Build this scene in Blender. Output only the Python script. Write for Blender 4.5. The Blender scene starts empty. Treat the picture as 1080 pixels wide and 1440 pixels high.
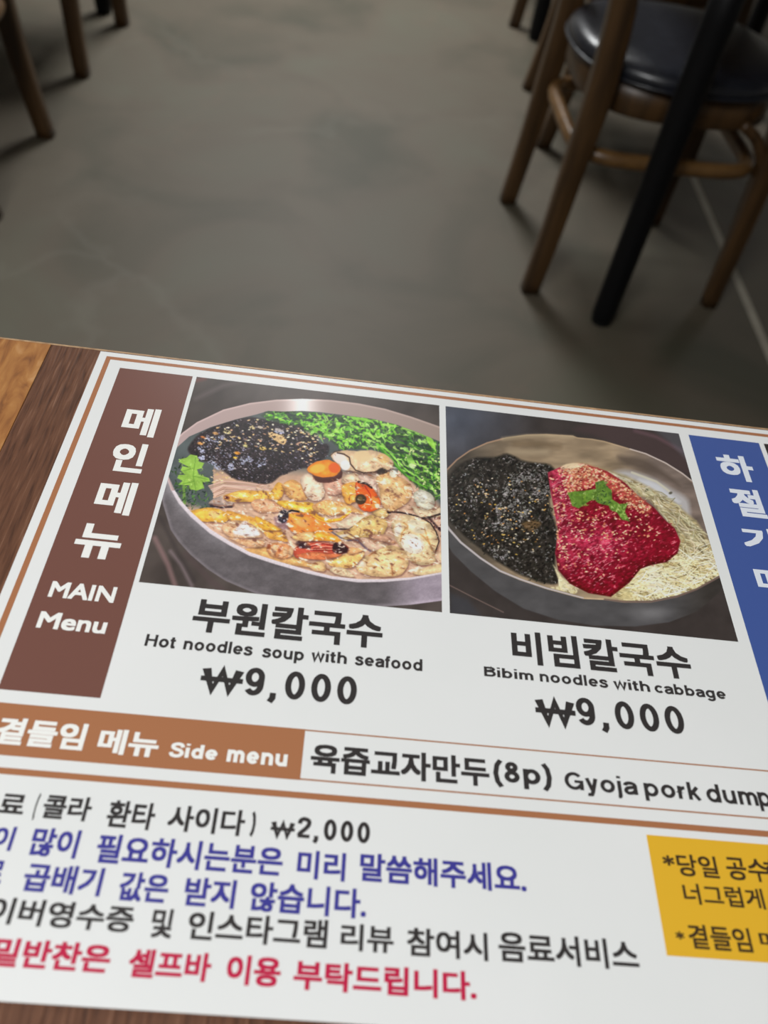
import bpy, bmesh, math, random
import numpy as np
from mathutils import Matrix, Vector

# ------------------------------------------------------------------ camera, world, lights, exposure
F_PX = 1158.978
MR = np.array([[0.99171346, -0.10709618, -0.07095642],
               [0.03491216, 0.75620138, -0.65340693],
               [0.12363472, 0.64551521, 0.75367405]])
CAM_H = 1.03          # camera above the floor
H = 0.295             # camera above the printed face of the menu
TOP = CAM_H - H       # height of the printed face

sc = bpy.context.scene
COL = sc.collection
cam_d = bpy.data.cameras.new('camera')
cam = bpy.data.objects.new('camera', cam_d)
COL.objects.link(cam)
m4 = Matrix.Identity(4)
for i in range(3):
    for j in range(3):
        m4[i][j] = MR[i, j]
m4.translation = (0, 0, CAM_H)
cam.matrix_world = m4
cam_d.sensor_fit = 'VERTICAL'
cam_d.sensor_height = 24.0
cam_d.sensor_width = 18.0
cam_d.lens = F_PX / 1440 * 24.0
cam_d.clip_start = 0.01
cam_d.dof.use_dof = True
cam_d.dof.focus_distance = 0.40
cam_d.dof.aperture_fstop = cam_d.lens / 3.7
sc.camera = cam

w = bpy.data.worlds.new('world')
sc.world = w
w.use_nodes = True
w.node_tree.nodes['Background'].inputs[0].default_value = (0.9, 0.95, 1, 1)
w.node_tree.nodes['Background'].inputs[1].default_value = 0.12

sc.view_settings.view_transform = 'Standard'
sc.view_settings.look = 'None'
sc.view_settings.gamma = 1
sc.view_settings.use_curve_mapping = False
sc.view_settings.exposure = 0.22

# ceiling panels: (x, y, width x, length y, power); their housings are built with the ceiling
PANELS = [(-0.75, -0.8, 0.6, 1.2, 43), (-0.25, 3.9, 0.9, 1.2, 88), (-2.3, 1.6, 0.3, 1.2, 10), (2.6, 4.6, 0.3, 1.2, 8)]
CEIL = 2.6
for k, (x, y, sx, sy, pw) in enumerate(PANELS):
    ld = bpy.data.lights.new('panel_lamp', 'AREA')
    ld.shape = 'RECTANGLE'
    ld.size = sx
    ld.size_y = sy
    ld.energy = pw
    ld.color = (0.985, 1.0, 1.0)
    lo = bpy.data.objects.new('panel_lamp', ld)
    lo.location = (x, y, CEIL - 0.045)
    COL.objects.link(lo)

# ------------------------------------------------------------------ helpers
def lin(c):
    c = np.asarray(c, float) / 255.0
    return np.where(c <= 0.04045, c / 12.92, ((c + 0.055) / 1.055) ** 2.4)

INK = 1.02
def ink(c):            # printed colour -> reflectance
    v = np.clip(lin(c) * INK - 0.008, 0.003, 0.9)
    return v

def tag(o, label=None, cat=None, group=None, kind=None):
    if label: o['label'] = label
    if cat: o['category'] = cat
    if group: o['group'] = group
    if kind: o['kind'] = kind
    return o

def mesh_obj(name, me, mat=None, parent=None, smooth=False):
    o = bpy.data.objects.new(name, me)
    COL.objects.link(o)
    if mat: me.materials.append(mat)
    if parent: o.parent = parent
    if smooth:
        me.polygons.foreach_set('use_smooth', [True] * len(me.polygons))
    return o

def bm_obj(name, bm, mat=None, parent=None, smooth=False, bevel=0, seg=2):
    if bevel:
        bmesh.ops.bevel(bm, geom=list(bm.edges), offset=bevel, segments=seg, affect='EDGES', profile=0.7)
    bmesh.ops.recalc_face_normals(bm, faces=bm.faces)
    me = bpy.data.meshes.new(name)
    bm.to_mesh(me)
    bm.free()
    return mesh_obj(name, me, mat, parent, smooth)

def empty(name, loc, rz=0):
    o = bpy.data.objects.new(name, None)
    COL.objects.link(o)
    o.location = loc
    o.rotation_euler = (0, 0, rz)
    return o

def box(bm, x0, x1, y0, y1, z0, z1):
    r = bmesh.ops.create_cube(bm, size=1)
    for v in r['verts']:
        v.co = Vector(((x0 + x1) / 2 + v.co.x * (x1 - x0), (y0 + y1) / 2 + v.co.y * (y1 - y0), (z0 + z1) / 2 + v.co.z * (z1 - z0)))

def rings(bm, rs, cap=True, closed=False):
    vs = [[bm.verts.new(p) for p in r] for r in rs]
    n = len(vs[0])
    pairs = list(zip(vs[:-1], vs[1:])) + ([(vs[-1], vs[0])] if closed else [])
    for a, b in pairs:
        for i in range(n):
            bm.faces.new((a[i], a[(i + 1) % n], b[(i + 1) % n], b[i]))
    if cap and not closed:
        bm.faces.new(vs[0][::-1])
        bm.faces.new(vs[-1])

def rrect(cx, cy, z, wx, wy, n=16, p=5.0):
    out = []
    for i in range(n):
        t = 2 * math.pi * i / n
        c, s = math.cos(t), math.sin(t)
        out.append(Vector((cx + wx / 2 * math.copysign(abs(c) ** (2 / p), c), cy + wy / 2 * math.copysign(abs(s) ** (2 / p), s), z)))
    return out

def catmull(pts, n=6, closed=False):
    pts = [np.array(q, float) for q in pts]
    m = len(pts)
    out = []
    rng = range(m) if closed else range(m - 1)
    for i in rng:
        if closed:
            p0, p1, p2, p3 = pts[(i - 1) % m], pts[i], pts[(i + 1) % m], pts[(i + 2) % m]
        else:
            p0, p1, p2, p3 = pts[max(i - 1, 0)], pts[i], pts[i + 1], pts[min(i + 2, m - 1)]
        for k in range(n):
            t = k / n
            out.append(0.5 * ((2 * p1) + (-p0 + p2) * t + (2 * p0 - 5 * p1 + 4 * p2 - p3) * t * t + (-p0 + 3 * p1 - 3 * p2 + p3) * t ** 3))
    if not closed:
        out.append(pts[-1])
    return out

def tube(bm, pts, r, n=8, closed=False, flat=1.0):
    pts = [Vector(q) for q in pts]
    rs = []
    m = len(pts)
    for i in range(m):
        if closed: d = pts[(i + 1) % m] - pts[i - 1]
        else: d = pts[min(i + 1, m - 1)] - pts[max(i - 1, 0)]
        d.normalize()
        up = Vector((0, 0, 1)) if abs(d.z) < 0.9 else Vector((1, 0, 0))
        a = d.cross(up).normalized()
        b = a.cross(d)
        rs.append([pts[i] + (a * math.cos(2 * math.pi * k / n) + b * flat * math.sin(2 * math.pi * k / n)) * r for k in range(n)])
    rings(bm, rs, closed=closed)

# ------------------------------------------------------------------ materials
def mat(name, col, rough=0.5, spec=0.5, coat=0.0):
    m = bpy.data.materials.new(name)
    m.use_nodes = True
    b = m.node_tree.nodes['Principled BSDF']
    b.inputs['Base Color'].default_value = (*col, 1)
    b.inputs['Roughness'].default_value = rough
    b.inputs['Specular IOR Level'].default_value = spec
    b.inputs['Coat Weight'].default_value = coat
    return m

def noisy(name, cols, scale=(1, 1, 1), rough=0.5, spec=0.5, nscale=4, detail=6, distort=0.0, bump=0.0, pos=None, coords='Object', bscale=None):
    m = mat(name, cols[0], rough, spec)
    nt = m.node_tree
    N, L = nt.nodes, nt.links
    b = N['Principled BSDF']
    tc = N.new('ShaderNodeTexCoord')
    mp = N.new('ShaderNodeMapping')
    mp.inputs['Scale'].default_value = scale
    L.new(tc.outputs[coords], mp.inputs[0])
    no = N.new('ShaderNodeTexNoise')
    no.inputs['Scale'].default_value = nscale
    no.inputs['Detail'].default_value = detail
    no.inputs['Distortion'].default_value = distort
    L.new(mp.outputs[0], no.inputs['Vector'])
    cr = N.new('ShaderNodeValToRGB')
    el = cr.color_ramp.elements
    pos = pos or [0.3 + 0.4 * i / (len(cols) - 1) for i in range(len(cols))]
    el[0].position, el[0].color = pos[0], (*cols[0], 1)
    el[1].position, el[1].color = pos[-1], (*cols[-1], 1)
    for q, c in list(zip(pos, cols))[1:-1]:
        e = el.new(q)
        e.color = (*c, 1)
    L.new(no.outputs['Fac'], cr.inputs[0])
    L.new(cr.outputs[0], b.inputs['Base Color'])
    if bump:
        bu = N.new('ShaderNodeBump')
        bu.inputs['Strength'].default_value = bump
        bu.inputs['Distance'].default_value = 0.001
        if bscale:
            n2 = N.new('ShaderNodeTexNoise')
            n2.inputs['Scale'].default_value = bscale
            n2.inputs['Detail'].default_value = 4
            L.new(mp.outputs[0], n2.inputs['Vector'])
            L.new(n2.outputs['Fac'], bu.inputs['Height'])
        else:
            L.new(no.outputs['Fac'], bu.inputs['Height'])
        L.new(bu.outputs[0], b.inputs['Normal'])
    return m

M = {}
M['chair_wood'] = noisy('chair_wood', [(0.034, 0.017, 0.007), (0.068, 0.034, 0.012), (0.105, 0.053, 0.019)], (1, 1, 0.12), 0.38, 0.5, 40, 5)
M['hoop_wood'] = noisy('hoop_wood', [(0.12, 0.06, 0.02), (0.2, 0.105, 0.035)], (1, 1, 1), 0.35, 0.5, 30, 4)
M['leather'] = noisy('seat_leather', [(0.012, 0.013, 0.018), (0.02, 0.022, 0.03)], (1, 1, 1), 0.3, 0.6, 60, 4, bump=0.2)
M['black_metal'] = mat('black_metal', (0.004, 0.004, 0.005), 0.5, 0.2)
M['rubber'] = mat('rubber', (0.01, 0.01, 0.01), 0.8, 0.2)
M['plank_dark'] = noisy('plank_dark', [(0.06, 0.022, 0.010), (0.115, 0.045, 0.022), (0.15, 0.062, 0.031), (0.26, 0.13, 0.08)], (1, 0.07, 1), 0.55, 0.3, 620, 6, distort=0.4, bump=0.5, pos=[0.3, 0.46, 0.6, 0.76])
M['plank_orange'] = noisy('plank_orange', [(0.17, 0.06, 0.02), (0.33, 0.13, 0.035), (0.42, 0.185, 0.052), (0.54, 0.28, 0.11)], (1, 0.3, 1), 0.55, 0.3, 130, 10, distort=1.2, bump=0.4, pos=[0.28, 0.44, 0.58, 0.74])
M['edge_band'] = noisy('edge_band', [(0.35, 0.2, 0.1), (0.55, 0.36, 0.2)], (1, 1, 1), 0.4, 0.5, 200, 3)  # pale tone paints in the highlight along the table edge
M['table_top'] = noisy('table_top', [(0.13, 0.06, 0.025), (0.25, 0.12, 0.05)], (1, 0.1, 1), 0.4, 0.5, 60, 6)
M['wall'] = noisy('wall_paint', [(0.5, 0.48, 0.44), (0.56, 0.54, 0.5)], (1, 1, 1), 0.9, 0.2, 3, 4)
M['ceiling'] = noisy('ceiling_paint', [(0.55, 0.54, 0.52), (0.6, 0.59, 0.57)], (1, 1, 1), 0.9, 0.2, 3, 4)
M['trim'] = mat('trim_paint', (0.06, 0.045, 0.035), 0.5)
M['housing'] = mat('lamp_housing', (0.7, 0.7, 0.7), 0.4)
M['paper'] = noisy('laminated_paper', [(0.80, 0.81, 0.80), (0.83, 0.835, 0.83)], (1, 1, 1), 0.32, 0.5, 14, 3, bump=0.05)
M['pvc_seam'] = noisy('light_seam', [(0.34, 0.31, 0.25), (0.42, 0.385, 0.31)], (1, 1, 1), 0.6, 0.3, 20, 4)

# stone-look floor: cloudy greys with faint pale and rusty veins
fm = noisy('stone_floor', [(0.068, 0.063, 0.043), (0.106, 0.088, 0.063), (0.110, 0.102, 0.073)], (1, 1, 1), 0.58, 0.35, 2.6, 8, distort=0.7, coords='Object')
nt = fm.node_tree
N, L = nt.nodes, nt.links
bs = N['Principled BSDF']
base = bs.inputs['Base Color'].links[0].from_socket
tc = N.new('ShaderNodeTexCoord')
prev = base
for (sc_, dist, width, colv, amt, seed) in [(0.9, 0.35, 0.03, (0.2, 0.185, 0.15), 0.16, 3.0), (1.7, 0.5, 0.02, (0.16, 0.105, 0.075), 0.32, 8.0)]:
    mp = N.new('ShaderNodeMapping')
    mp.inputs['Location'].default_value = (seed, seed * 0.7, 0)
    L.new(tc.outputs['Object'], mp.inputs[0])
    no = N.new('ShaderNodeTexNoise')
    no.inputs['Scale'].default_value = 3
    no.inputs['Detail'].default_value = 5
    L.new(mp.outputs[0], no.inputs['Vector'])
    mx = N.new('ShaderNodeMixRGB')
    mx.blend_type = 'LINEAR_LIGHT'
    mx.inputs[0].default_value = dist
    L.new(mp.outputs[0], mx.inputs[1])
    L.new(no.outputs['Color'], mx.inputs[2])
    vo = N.new('ShaderNodeTexVoronoi')
    vo.feature = 'DISTANCE_TO_EDGE'
    vo.inputs['Scale'].default_value = sc_
    L.new(mx.outputs[0], vo.inputs['Vector'])
    mr = N.new('ShaderNodeMapRange')
    mr.inputs['From Min'].default_value = 0
    mr.inputs['From Max'].default_value = width
    mr.inputs['To Min'].default_value = 1
    mr.inputs['To Max'].default_value = 0
    L.new(vo.outputs['Distance'], mr.inputs['Value'])
    n3 = N.new('ShaderNodeTexNoise')
    n3.inputs['Scale'].default_value = 1.3
    L.new(mp.outputs[0], n3.inputs['Vector'])
    mr2 = N.new('ShaderNodeMapRange')
    mr2.inputs['From Min'].default_value = 0.45
    mr2.inputs['From Max'].default_value = 0.65
    mr2.inputs['To Max'].default_value = amt
    L.new(n3.outputs['Fac'], mr2.inputs['Value'])
    mu = N.new('ShaderNodeMath')
    mu.operation = 'MULTIPLY'
    L.new(mr.outputs[0], mu.inputs[0])
    L.new(mr2.outputs[0], mu.inputs[1])
    m2 = N.new('ShaderNodeMixRGB')
    m2.inputs[2].default_value = (*colv, 1)
    L.new(mu.outputs[0], m2.inputs[0])
    L.new(prev, m2.inputs[1])
    prev = m2.outputs[0]
L.new(prev, bs.inputs['Base Color'])
M['floor'] = fm

def print_mat(name, col):
    key = 'ink_' + name
    if key not in M:
        M[key] = mat(key, tuple(ink(col)), 0.32, 0.5)
    return M[key]

pm = mat('photo_print', (0.5, 0.5, 0.5), 0.32, 0.5)
an = pm.node_tree.nodes.new('ShaderNodeAttribute')
an.attribute_name = 'ink'
pm.node_tree.links.new(an.outputs['Color'], pm.node_tree.nodes['Principled BSDF'].inputs['Base Color'])
M['photo'] = pm

# ------------------------------------------------------------------ the room
X0, X1, Y0, Y1 = -4.0, 4.2, -2.6, 6.6
fl = bm = bmesh.new()
box(bm, X0, X1, Y0, Y1, -0.12, -0.006)
floor = tag(bm_obj('floor', bm, M['pvc_seam']), kind='structure')
SEAM = 0.926
SW = 0.011
xs = [X0, SEAM - 2.4, SEAM, SEAM + 1.6, X1]
for i in range(4):
    for (ya, yb) in [(Y0, Y1)]:
        bm = bmesh.new()
        box(bm, xs[i] + (SW if i else 0), xs[i + 1] - (SW if i < 3 else 0), ya, yb, -0.006, 0.0)
        bm_obj('floor_sheet', bm, M['floor'], floor)
for x in xs[1:-1]:
    bm = bmesh.new()
    box(bm, x - SW + 0.0005, x + SW - 0.0005, Y0, Y1, -0.0055, -0.0006)
    bm_obj('joint_strip', bm, M['pvc_seam'], floor)

bm = bmesh.new(); box(bm, X0, X1, Y0, Y1, CEIL, CEIL + 0.1); tag(bm_obj('ceiling', bm, M['ceiling']), kind='structure')
for nm, b_ in (('wall_left', (X0 - .1, X0, Y0, Y1)), ('wall_right', (X1, X1 + .1, Y0, Y1)), ('wall_back', (X0 - .1, X1 + .1, Y1, Y1 + .1)), ('wall_front', (X0 - .1, X1 + .1, Y0 - .1, Y0))):
    bm = bmesh.new(); box(bm, *b_, -0.12, CEIL); tag(bm_obj(nm, bm, M['wall']), kind='structure')
for nm, b_ in (('baseboard_left', (X0, X0 + .015, Y0, Y1)), ('baseboard_right', (X1 - .015, X1, Y0, Y1)), ('baseboard_back', (X0 + .015, X1 - .015, Y1 - .015, Y1)), ('baseboard_front', (X0 + .015, X1 - .015, Y0, Y0 + .015))):
    bm = bmesh.new(); box(bm, *b_, 0, 0.08); tag(bm_obj(nm, bm, M['trim']), kind='structure')

WHERE = ['over the front table', 'over the far aisle', 'near the left wall', 'at far right']
for k, (x, y, sx, sy, pw) in enumerate(PANELS):
    t = empty('ceiling_light', (x, y, CEIL))
    tag(t, 'slim white rectangular ceiling light ' + WHERE[k], 'light', 'ceiling lights')
    bm = bmesh.new(); box(bm, -sx / 2 - .02, sx / 2 + .02, -sy / 2 - .02, sy / 2 + .02, -0.04, 0.0)
    bm_obj('housing', bm, M['housing'], t, bevel=0.003)

# ------------------------------------------------------------------ chairs
def make_chair(label, rake, loc, rz, tuck=0.0):
    t = empty('dining_chair', (loc[0], loc[1], 0), rz)
    tag(t, label, 'chair', 'wooden chairs with dark round seats')
    for s in (-1, 1):
        # rear leg runs on into the back post
        path = [(-.21 - 0, .192, 0), (-.21 + rake * .55, .188, .15), (-.21 + rake * .9, .182, .30), (-.205 + rake, .176, .45), (-.215 + rake, .174, .60), (-.252 + rake, .172, .74), (-.300 + rake, .170, .87)]
        wid = [.040, .042, .046, .050, .046, .040, .034]
        pts = catmull([(*q, w_) for q, w_ in zip(path, wid)], 4)
        bm = bmesh.new()
        rings(bm, [rrect(q[0], s * q[1], q[2], q[3], q[3] * .9) for q in pts])
        leg = bm_obj('rear_leg', bm, M['chair_wood'], t, smooth=True)
        bm = bmesh.new()
        rings(bm, [rrect(-.21, s * .192, z, .030, .028) for z in (0, .008)])
        gl = bm_obj('glide', bm, M['rubber'], leg)
        leg.data.transform(Matrix.Translation((0, 0, 0)))
        k_ = tuck if s > 0 else 0
        path = [(.215 - k_, .185 - k_ * .5, 0, .034), (.208 - k_ * .8, .184 - k_ * .4, .15, .038), (.200 - k_ * .4, .180 - k_ * .2, .30, .042), (.190, .174, .44, .046)]
        pts = catmull(path, 4)
        bm = bmesh.new()
        rings(bm, [rrect(q[0], s * q[1], q[2], q[3], q[3]) for q in pts])
        fleg = bm_obj('front_leg', bm, M['chair_wood'], t, smooth=True)
        bm = bmesh.new()
        tube(bm, catmull([(.11, s * .180, .400), (.150, s * .183, .375), (.185, s * .184, .325), (.195, s * .183, .29)], 4), .011)
        bm_obj('brace', bm, M['chair_wood'], t, smooth=True)
    def sup(a, b, z, n=40, p=2.8, ox=0.0):
        out = []
        for i in range(n):
            th = 2 * math.pi * i / n
            c, s = math.cos(th), math.sin(th)
            out.append(Vector((ox + a * math.copysign(abs(c) ** (2 / p), c), b * math.copysign(abs(s) ** (2 / p), s), z)))
        return out
    bm = bmesh.new()
    rings(bm, [sup(a, a - .008, z) for a, z in ((.172, .388), (.196, .386), (.2, .39), (.202, .445), (.17, .45))], closed=True)
    bm_obj('apron', bm, M['chair_wood'], t, smooth=True)
    bm = bmesh.new()
    tube(bm, sup(.190, .180, .305, 64, 5), .0155, 10, closed=True)
    bm_obj('stretcher_hoop', bm, M['hoop_wood'], t, smooth=True)
    bm = bmesh.new()
    prof = [(.80, .446), (.985, .447), (1.0, .452), (1.01, .460), (.995, .469), (.95, .478), (.86, .484), (.7, .487), (.5, .4885), (.25, .489), (.03, .489)]
    rings(bm, [sup(.215 * a, .21 * a, z, p=2.3) for a, z in prof])
    seat = bm_obj('seat', bm, M['leather'], t, smooth=True)
    bm = bmesh.new()
    tube(bm, sup(.218, .213, .451, 48, 2.3), .0035, 6, closed=True)
    bm_obj('piping', bm, M['leather'], seat, smooth=True)
    xr = -.255 + rake
    bm = bmesh.new()
    pts = [(-.276 + rake - .025 * (1 - (k / 5) ** 2), .165 * k / 5) for k in range(-5, 6)]
    rings(bm, [[Vector((x - .009 + dx, y, z)) for dx, z in ((0, .80), (.018, .80), (.012, .885), (-.008, .885))] for x, y in pts])
    bm_obj('top_rail', bm, M['chair_wood'], t, bevel=0)
    bm = bmesh.new()
    pts = [(-.238 + rake - .018 * (1 - (k / 5) ** 2), .165 * k / 5) for k in range(-5, 6)]
    rings(bm, [[Vector((x - .007 + dx, y, z)) for dx, z in ((0, .675), (.014, .675), (.010, .715), (-.004, .715))] for x, y in pts])
    bm_obj('lower_rail', bm, M['chair_wood'], t)
    return t

def place(label, near, far, rake, flip=False, tuck=0.0):
    # near, far: the two rear feet on the floor
    near, far = Vector(near), Vector(far)
    mid = (near + far) / 2
    d = (far - near).normalized()
    fwd = Vector((d.y, -d.x)) if not flip else Vector((-d.y, d.x))
    c = mid + fwd * .21
    make_chair(label, rake, (c.x, c.y), math.atan2(fwd.y, fwd.x), tuck)

place('nearest brown wooden chair on the right, its dark leather seat behind the black table leg', (.400, 1.593), (.374, 1.976), .020, False, .045)
place('brown wooden chair second from the front on the right, mostly hidden behind the nearest chair', (.497, 2.306), (.487, 2.700), .040)
place('farthest brown wooden chair on the right, one leg showing at the top edge', (.478, 3.215), (.470, 3.598), .025)
place('brown wooden chair at far left whose splayed leg reaches lowest into the aisle', (-.776, 1.600), (-.776, 1.993), .042, True)
place('second brown wooden chair on the left, two straight legs showing near the top edge', (-.785, 2.343), (-.769, 2.730), .012, True)

# ------------------------------------------------------------------ other tables
def far_table(label, x0, x1, y0, y1, ins):
    t = empty('dining_table', ((x0 + x1) / 2, (y0 + y1) / 2, 0))
    tag(t, label, 'table', 'other tables with black legs')
    a, b_ = (x1 - x0) / 2, (y1 - y0) / 2
    bm = bmesh.new(); box(bm, -a, a, -b_, b_, .706, .735)
    bm_obj('tabletop', bm, M['table_top'], t, bevel=.003)
    bm = bmesh.new()
    i = ins
    for q in ((-a + i - .015, a - i + .015, -b_ + i - .015, -b_ + i + .015), (-a + i - .015, a - i + .015, b_ - i - .015, b_ - i + .015)):
        box(bm, *q, .672, .704)
    for q in ((-a + i - .015, -a + i + .015, -b_ + i + .016, b_ - i - .016), (a - i - .015, a - i + .015, -b_ + i + .016, b_ - i - .016)):
        box(bm, *q, .672, .704)
    bm_obj('frame', bm, M['black_metal'], t)
    for sx in (-1, 1):
        for sy in (-1, 1):
            bm = bmesh.new()
            cx, cy = sx * (a - i), sy * (b_ - i)
            rs = []
            for z, r in ((.004, .020), (.01, .024), (.03, .0255), (.6, .0275), (.704, .0275)):
                rs.append([Vector((cx + r * math.cos(2 * math.pi * k / 24), cy + r * math.sin(2 * math.pi * k / 24), z)) for k in range(24)])
            rings(bm, rs)
            lg = bm_obj('leg', bm, M['black_metal'], t, smooth=True)
            bm = bmesh.new()
            rings(bm, [[Vector((cx + .022 * math.cos(2 * math.pi * k / 16), cy + .022 * math.sin(2 * math.pi * k / 16), z)) for k in range(16)] for z in (0, .006)])
            bm_obj('foot_pad', bm, M['rubber'], lg)
far_table('dining table on the right with a black round leg in front of the nearest chair', .526, 1.17, 1.481, 2.830, .027)
far_table('dining table at far right end of the aisle, black leg tip at the top edge', .518, 1.16, 3.094, 4.25, .027)
far_table('dining table left of the aisle, its black leg tip behind the second chair', -1.47, -.815, 1.495, 2.827, .027)

# ------------------------------------------------------------------ the table in front
TT = TOP - 0.0009
TY1 = 1.1837 * (CAM_H - TT)
TY0 = TY1 - 0.70
tb = empty('dining_table', (0.15, (TY0 + TY1) / 2, 0))
tag(tb, 'nearest table, topped with dark brown and orange wood planks, under the menu', 'table')
ox, oy = 0.15, (TY0 + TY1) / 2
edges = [-0.45, -0.335, -0.1545, 0.04, 0.165, 0.34, 0.46, 0.63, 0.75]
kinds = ['plank_dark', 'plank_orange', 'plank_dark', 'plank_orange', 'plank_dark', 'plank_orange', 'plank_dark', 'plank_orange']
for (a, b_), k in zip(zip(edges[:-1], edges[1:]), kinds):
    bm = bmesh.new()
    box(bm, a + .0001 - ox, b_ - .0001 - ox, TY0 + .0015 - oy, TY1 - .0012 - oy, TT - .028, TT)
    bm_obj('plank', bm, M[k], tb, bevel=.0002, seg=1)
bm = bmesh.new()
for q in ((edges[0] - .0012, edges[-1] + .0012, TY1 - .0011, TY1), (edges[0] - .0012, edges[-1] + .0012, TY0, TY0 + .0013), (edges[0] - .0012, edges[0], TY0 + .0014, TY1 - .0012), (edges[-1], edges[-1] + .0012, TY0 + .0014, TY1 - .0012)):
    box(bm, q[0] - ox, q[1] - ox, q[2] - oy, q[3] - oy, TT - .028, TT - .0002)
tag(bm_obj('edge_band', bm, M['edge_band'], tb), 'thin pale edge strip with painted highlight')
bm = bmesh.new()
for q in ((-.53, .53, .27, .30), (-.53, .53, -.30, -.27), (-.53, -.50, -.27, .27), (.50, .53, -.27, .27)):
    box(bm, *q, TT - .060, TT - .0285)
bm_obj('frame', bm, M['black_metal'], tb)
for sx in (-1, 1):
    for sy in (-1, 1):
        bm = bmesh.new()
        cx, cy = sx * .515, sy * .285
        rings(bm, [[Vector((cx + r * math.cos(2 * math.pi * k / 24), cy + r * math.sin(2 * math.pi * k / 24), z)) for k in range(24)] for z, r in ((0, .022), (.03, .0255), (TT - .061, .0275))])
        bm_obj('leg', bm, M['black_metal'], tb, smooth=True)

# ------------------------------------------------------------------ the menu card
def unp(px, py):       # photograph point on the printed face -> menu units (1 unit = H metres)
    px = np.asarray(px, float); py = np.asarray(py, float)
    d = np.stack([px - 540, 720 - py, -F_PX * np.ones_like(px)], -1)
    w_ = d @ MR.T
    return -w_[..., 0] / w_[..., 2], -w_[..., 1] / w_[..., 2]
def prj(u, v):
    q = np.stack([u, v, -np.ones_like(u)], -1) @ MR
    return 540 + F_PX * q[..., 0] / -q[..., 2], 720 - F_PX * q[..., 1] / -q[..., 2]

MX0, MX1, MY0, MY1 = -0.4342, 1.291, 0.1576, 1.1778
menu = empty('menu_card', (0, 0, TOP))
tag(menu, 'white laminated restaurant menu with food photographs and prices, lying on the nearest table', 'menu')
bm = bmesh.new()
box(bm, MX0 * H, MX1 * H, MY0 * H, MY1 * H, -.0008, 0)
bm_obj('card', bm, M['paper'], menu, bevel=.00015, seg=1)

def rects(name, rl, col, cname, z=.00004, label=None):
    bm = bmesh.new()
    for (x0, x1, y0, y1) in rl:
        vs = [bm.verts.new((x * H, y * H, z)) for x, y in ((x0, y0), (x1, y0), (x1, y1), (x0, y1))]
        bm.faces.new(vs)
    o = bm_obj(name, bm, print_mat(cname, col), menu)
    if label: o['label'] = label
    return o

BROWN, ORANGE, BLUE, YELLOW = (120, 82, 73), (172, 116, 82), (72, 94, 158), (230, 180, 55)
FX0, FX1 = -0.4203, 1.277
rects('border_rule', [(FX0, FX1, 1.1578, 1.1658), (FX0, FX0 + .0085, .3987, 1.1577), (FX1 - .0085, FX1, .3987, 1.1577), (FX0, FX1, .3905, .3986)], ORANGE, 'orange')
rects('title_panel', [(-.3901, -.2614, .4995, 1.1384)], BROWN, 'brown', label='dark brown title column')
rects('title_panel', [(.6598, .797, .4995, 1.1384)], BLUE, 'blue', label='blue title column')
BX = 1.247
rects('side_menu_band', [(-.3901, .0049, .4136, .4817)], ORANGE, 'orange', label='orange side menu band')
rects('side_menu_frame', [(.0049, BX, .4795, .4815), (.0049, BX, .4140, .4161), (BX - .002, BX, .4162, .4794)], ORANGE, 'orange')
rects('note_panel', [(.443, 1.21, .2441, .381)], YELLOW, 'yellow', label='yellow note panel')

# ---- lettering
_vf = {}
def text_mesh(s):
    if s in _vf: return _vf[s]
    c = bpy.data.curves.new('t', 'FONT')
    c.body = s
    c.resolution_u = 3
    o = bpy.data.objects.new('t', c)
    COL.objects.link(o)
    bpy.context.view_layer.update()
    me = bpy.data.meshes.new_from_object(o.evaluated_get(bpy.context.evaluated_depsgraph_get()))
    co = np.empty(len(me.vertices) * 3)
    me.vertices.foreach_get('co', co)
    co = co.reshape(-1, 3)
    fs = [tuple(p.vertices) for p in me.polygons]
    bpy.data.objects.remove(o)
    bpy.data.curves.remove(c)
    bpy.data.meshes.remove(me)
    _vf[s] = (co, fs)
    return co, fs

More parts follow.
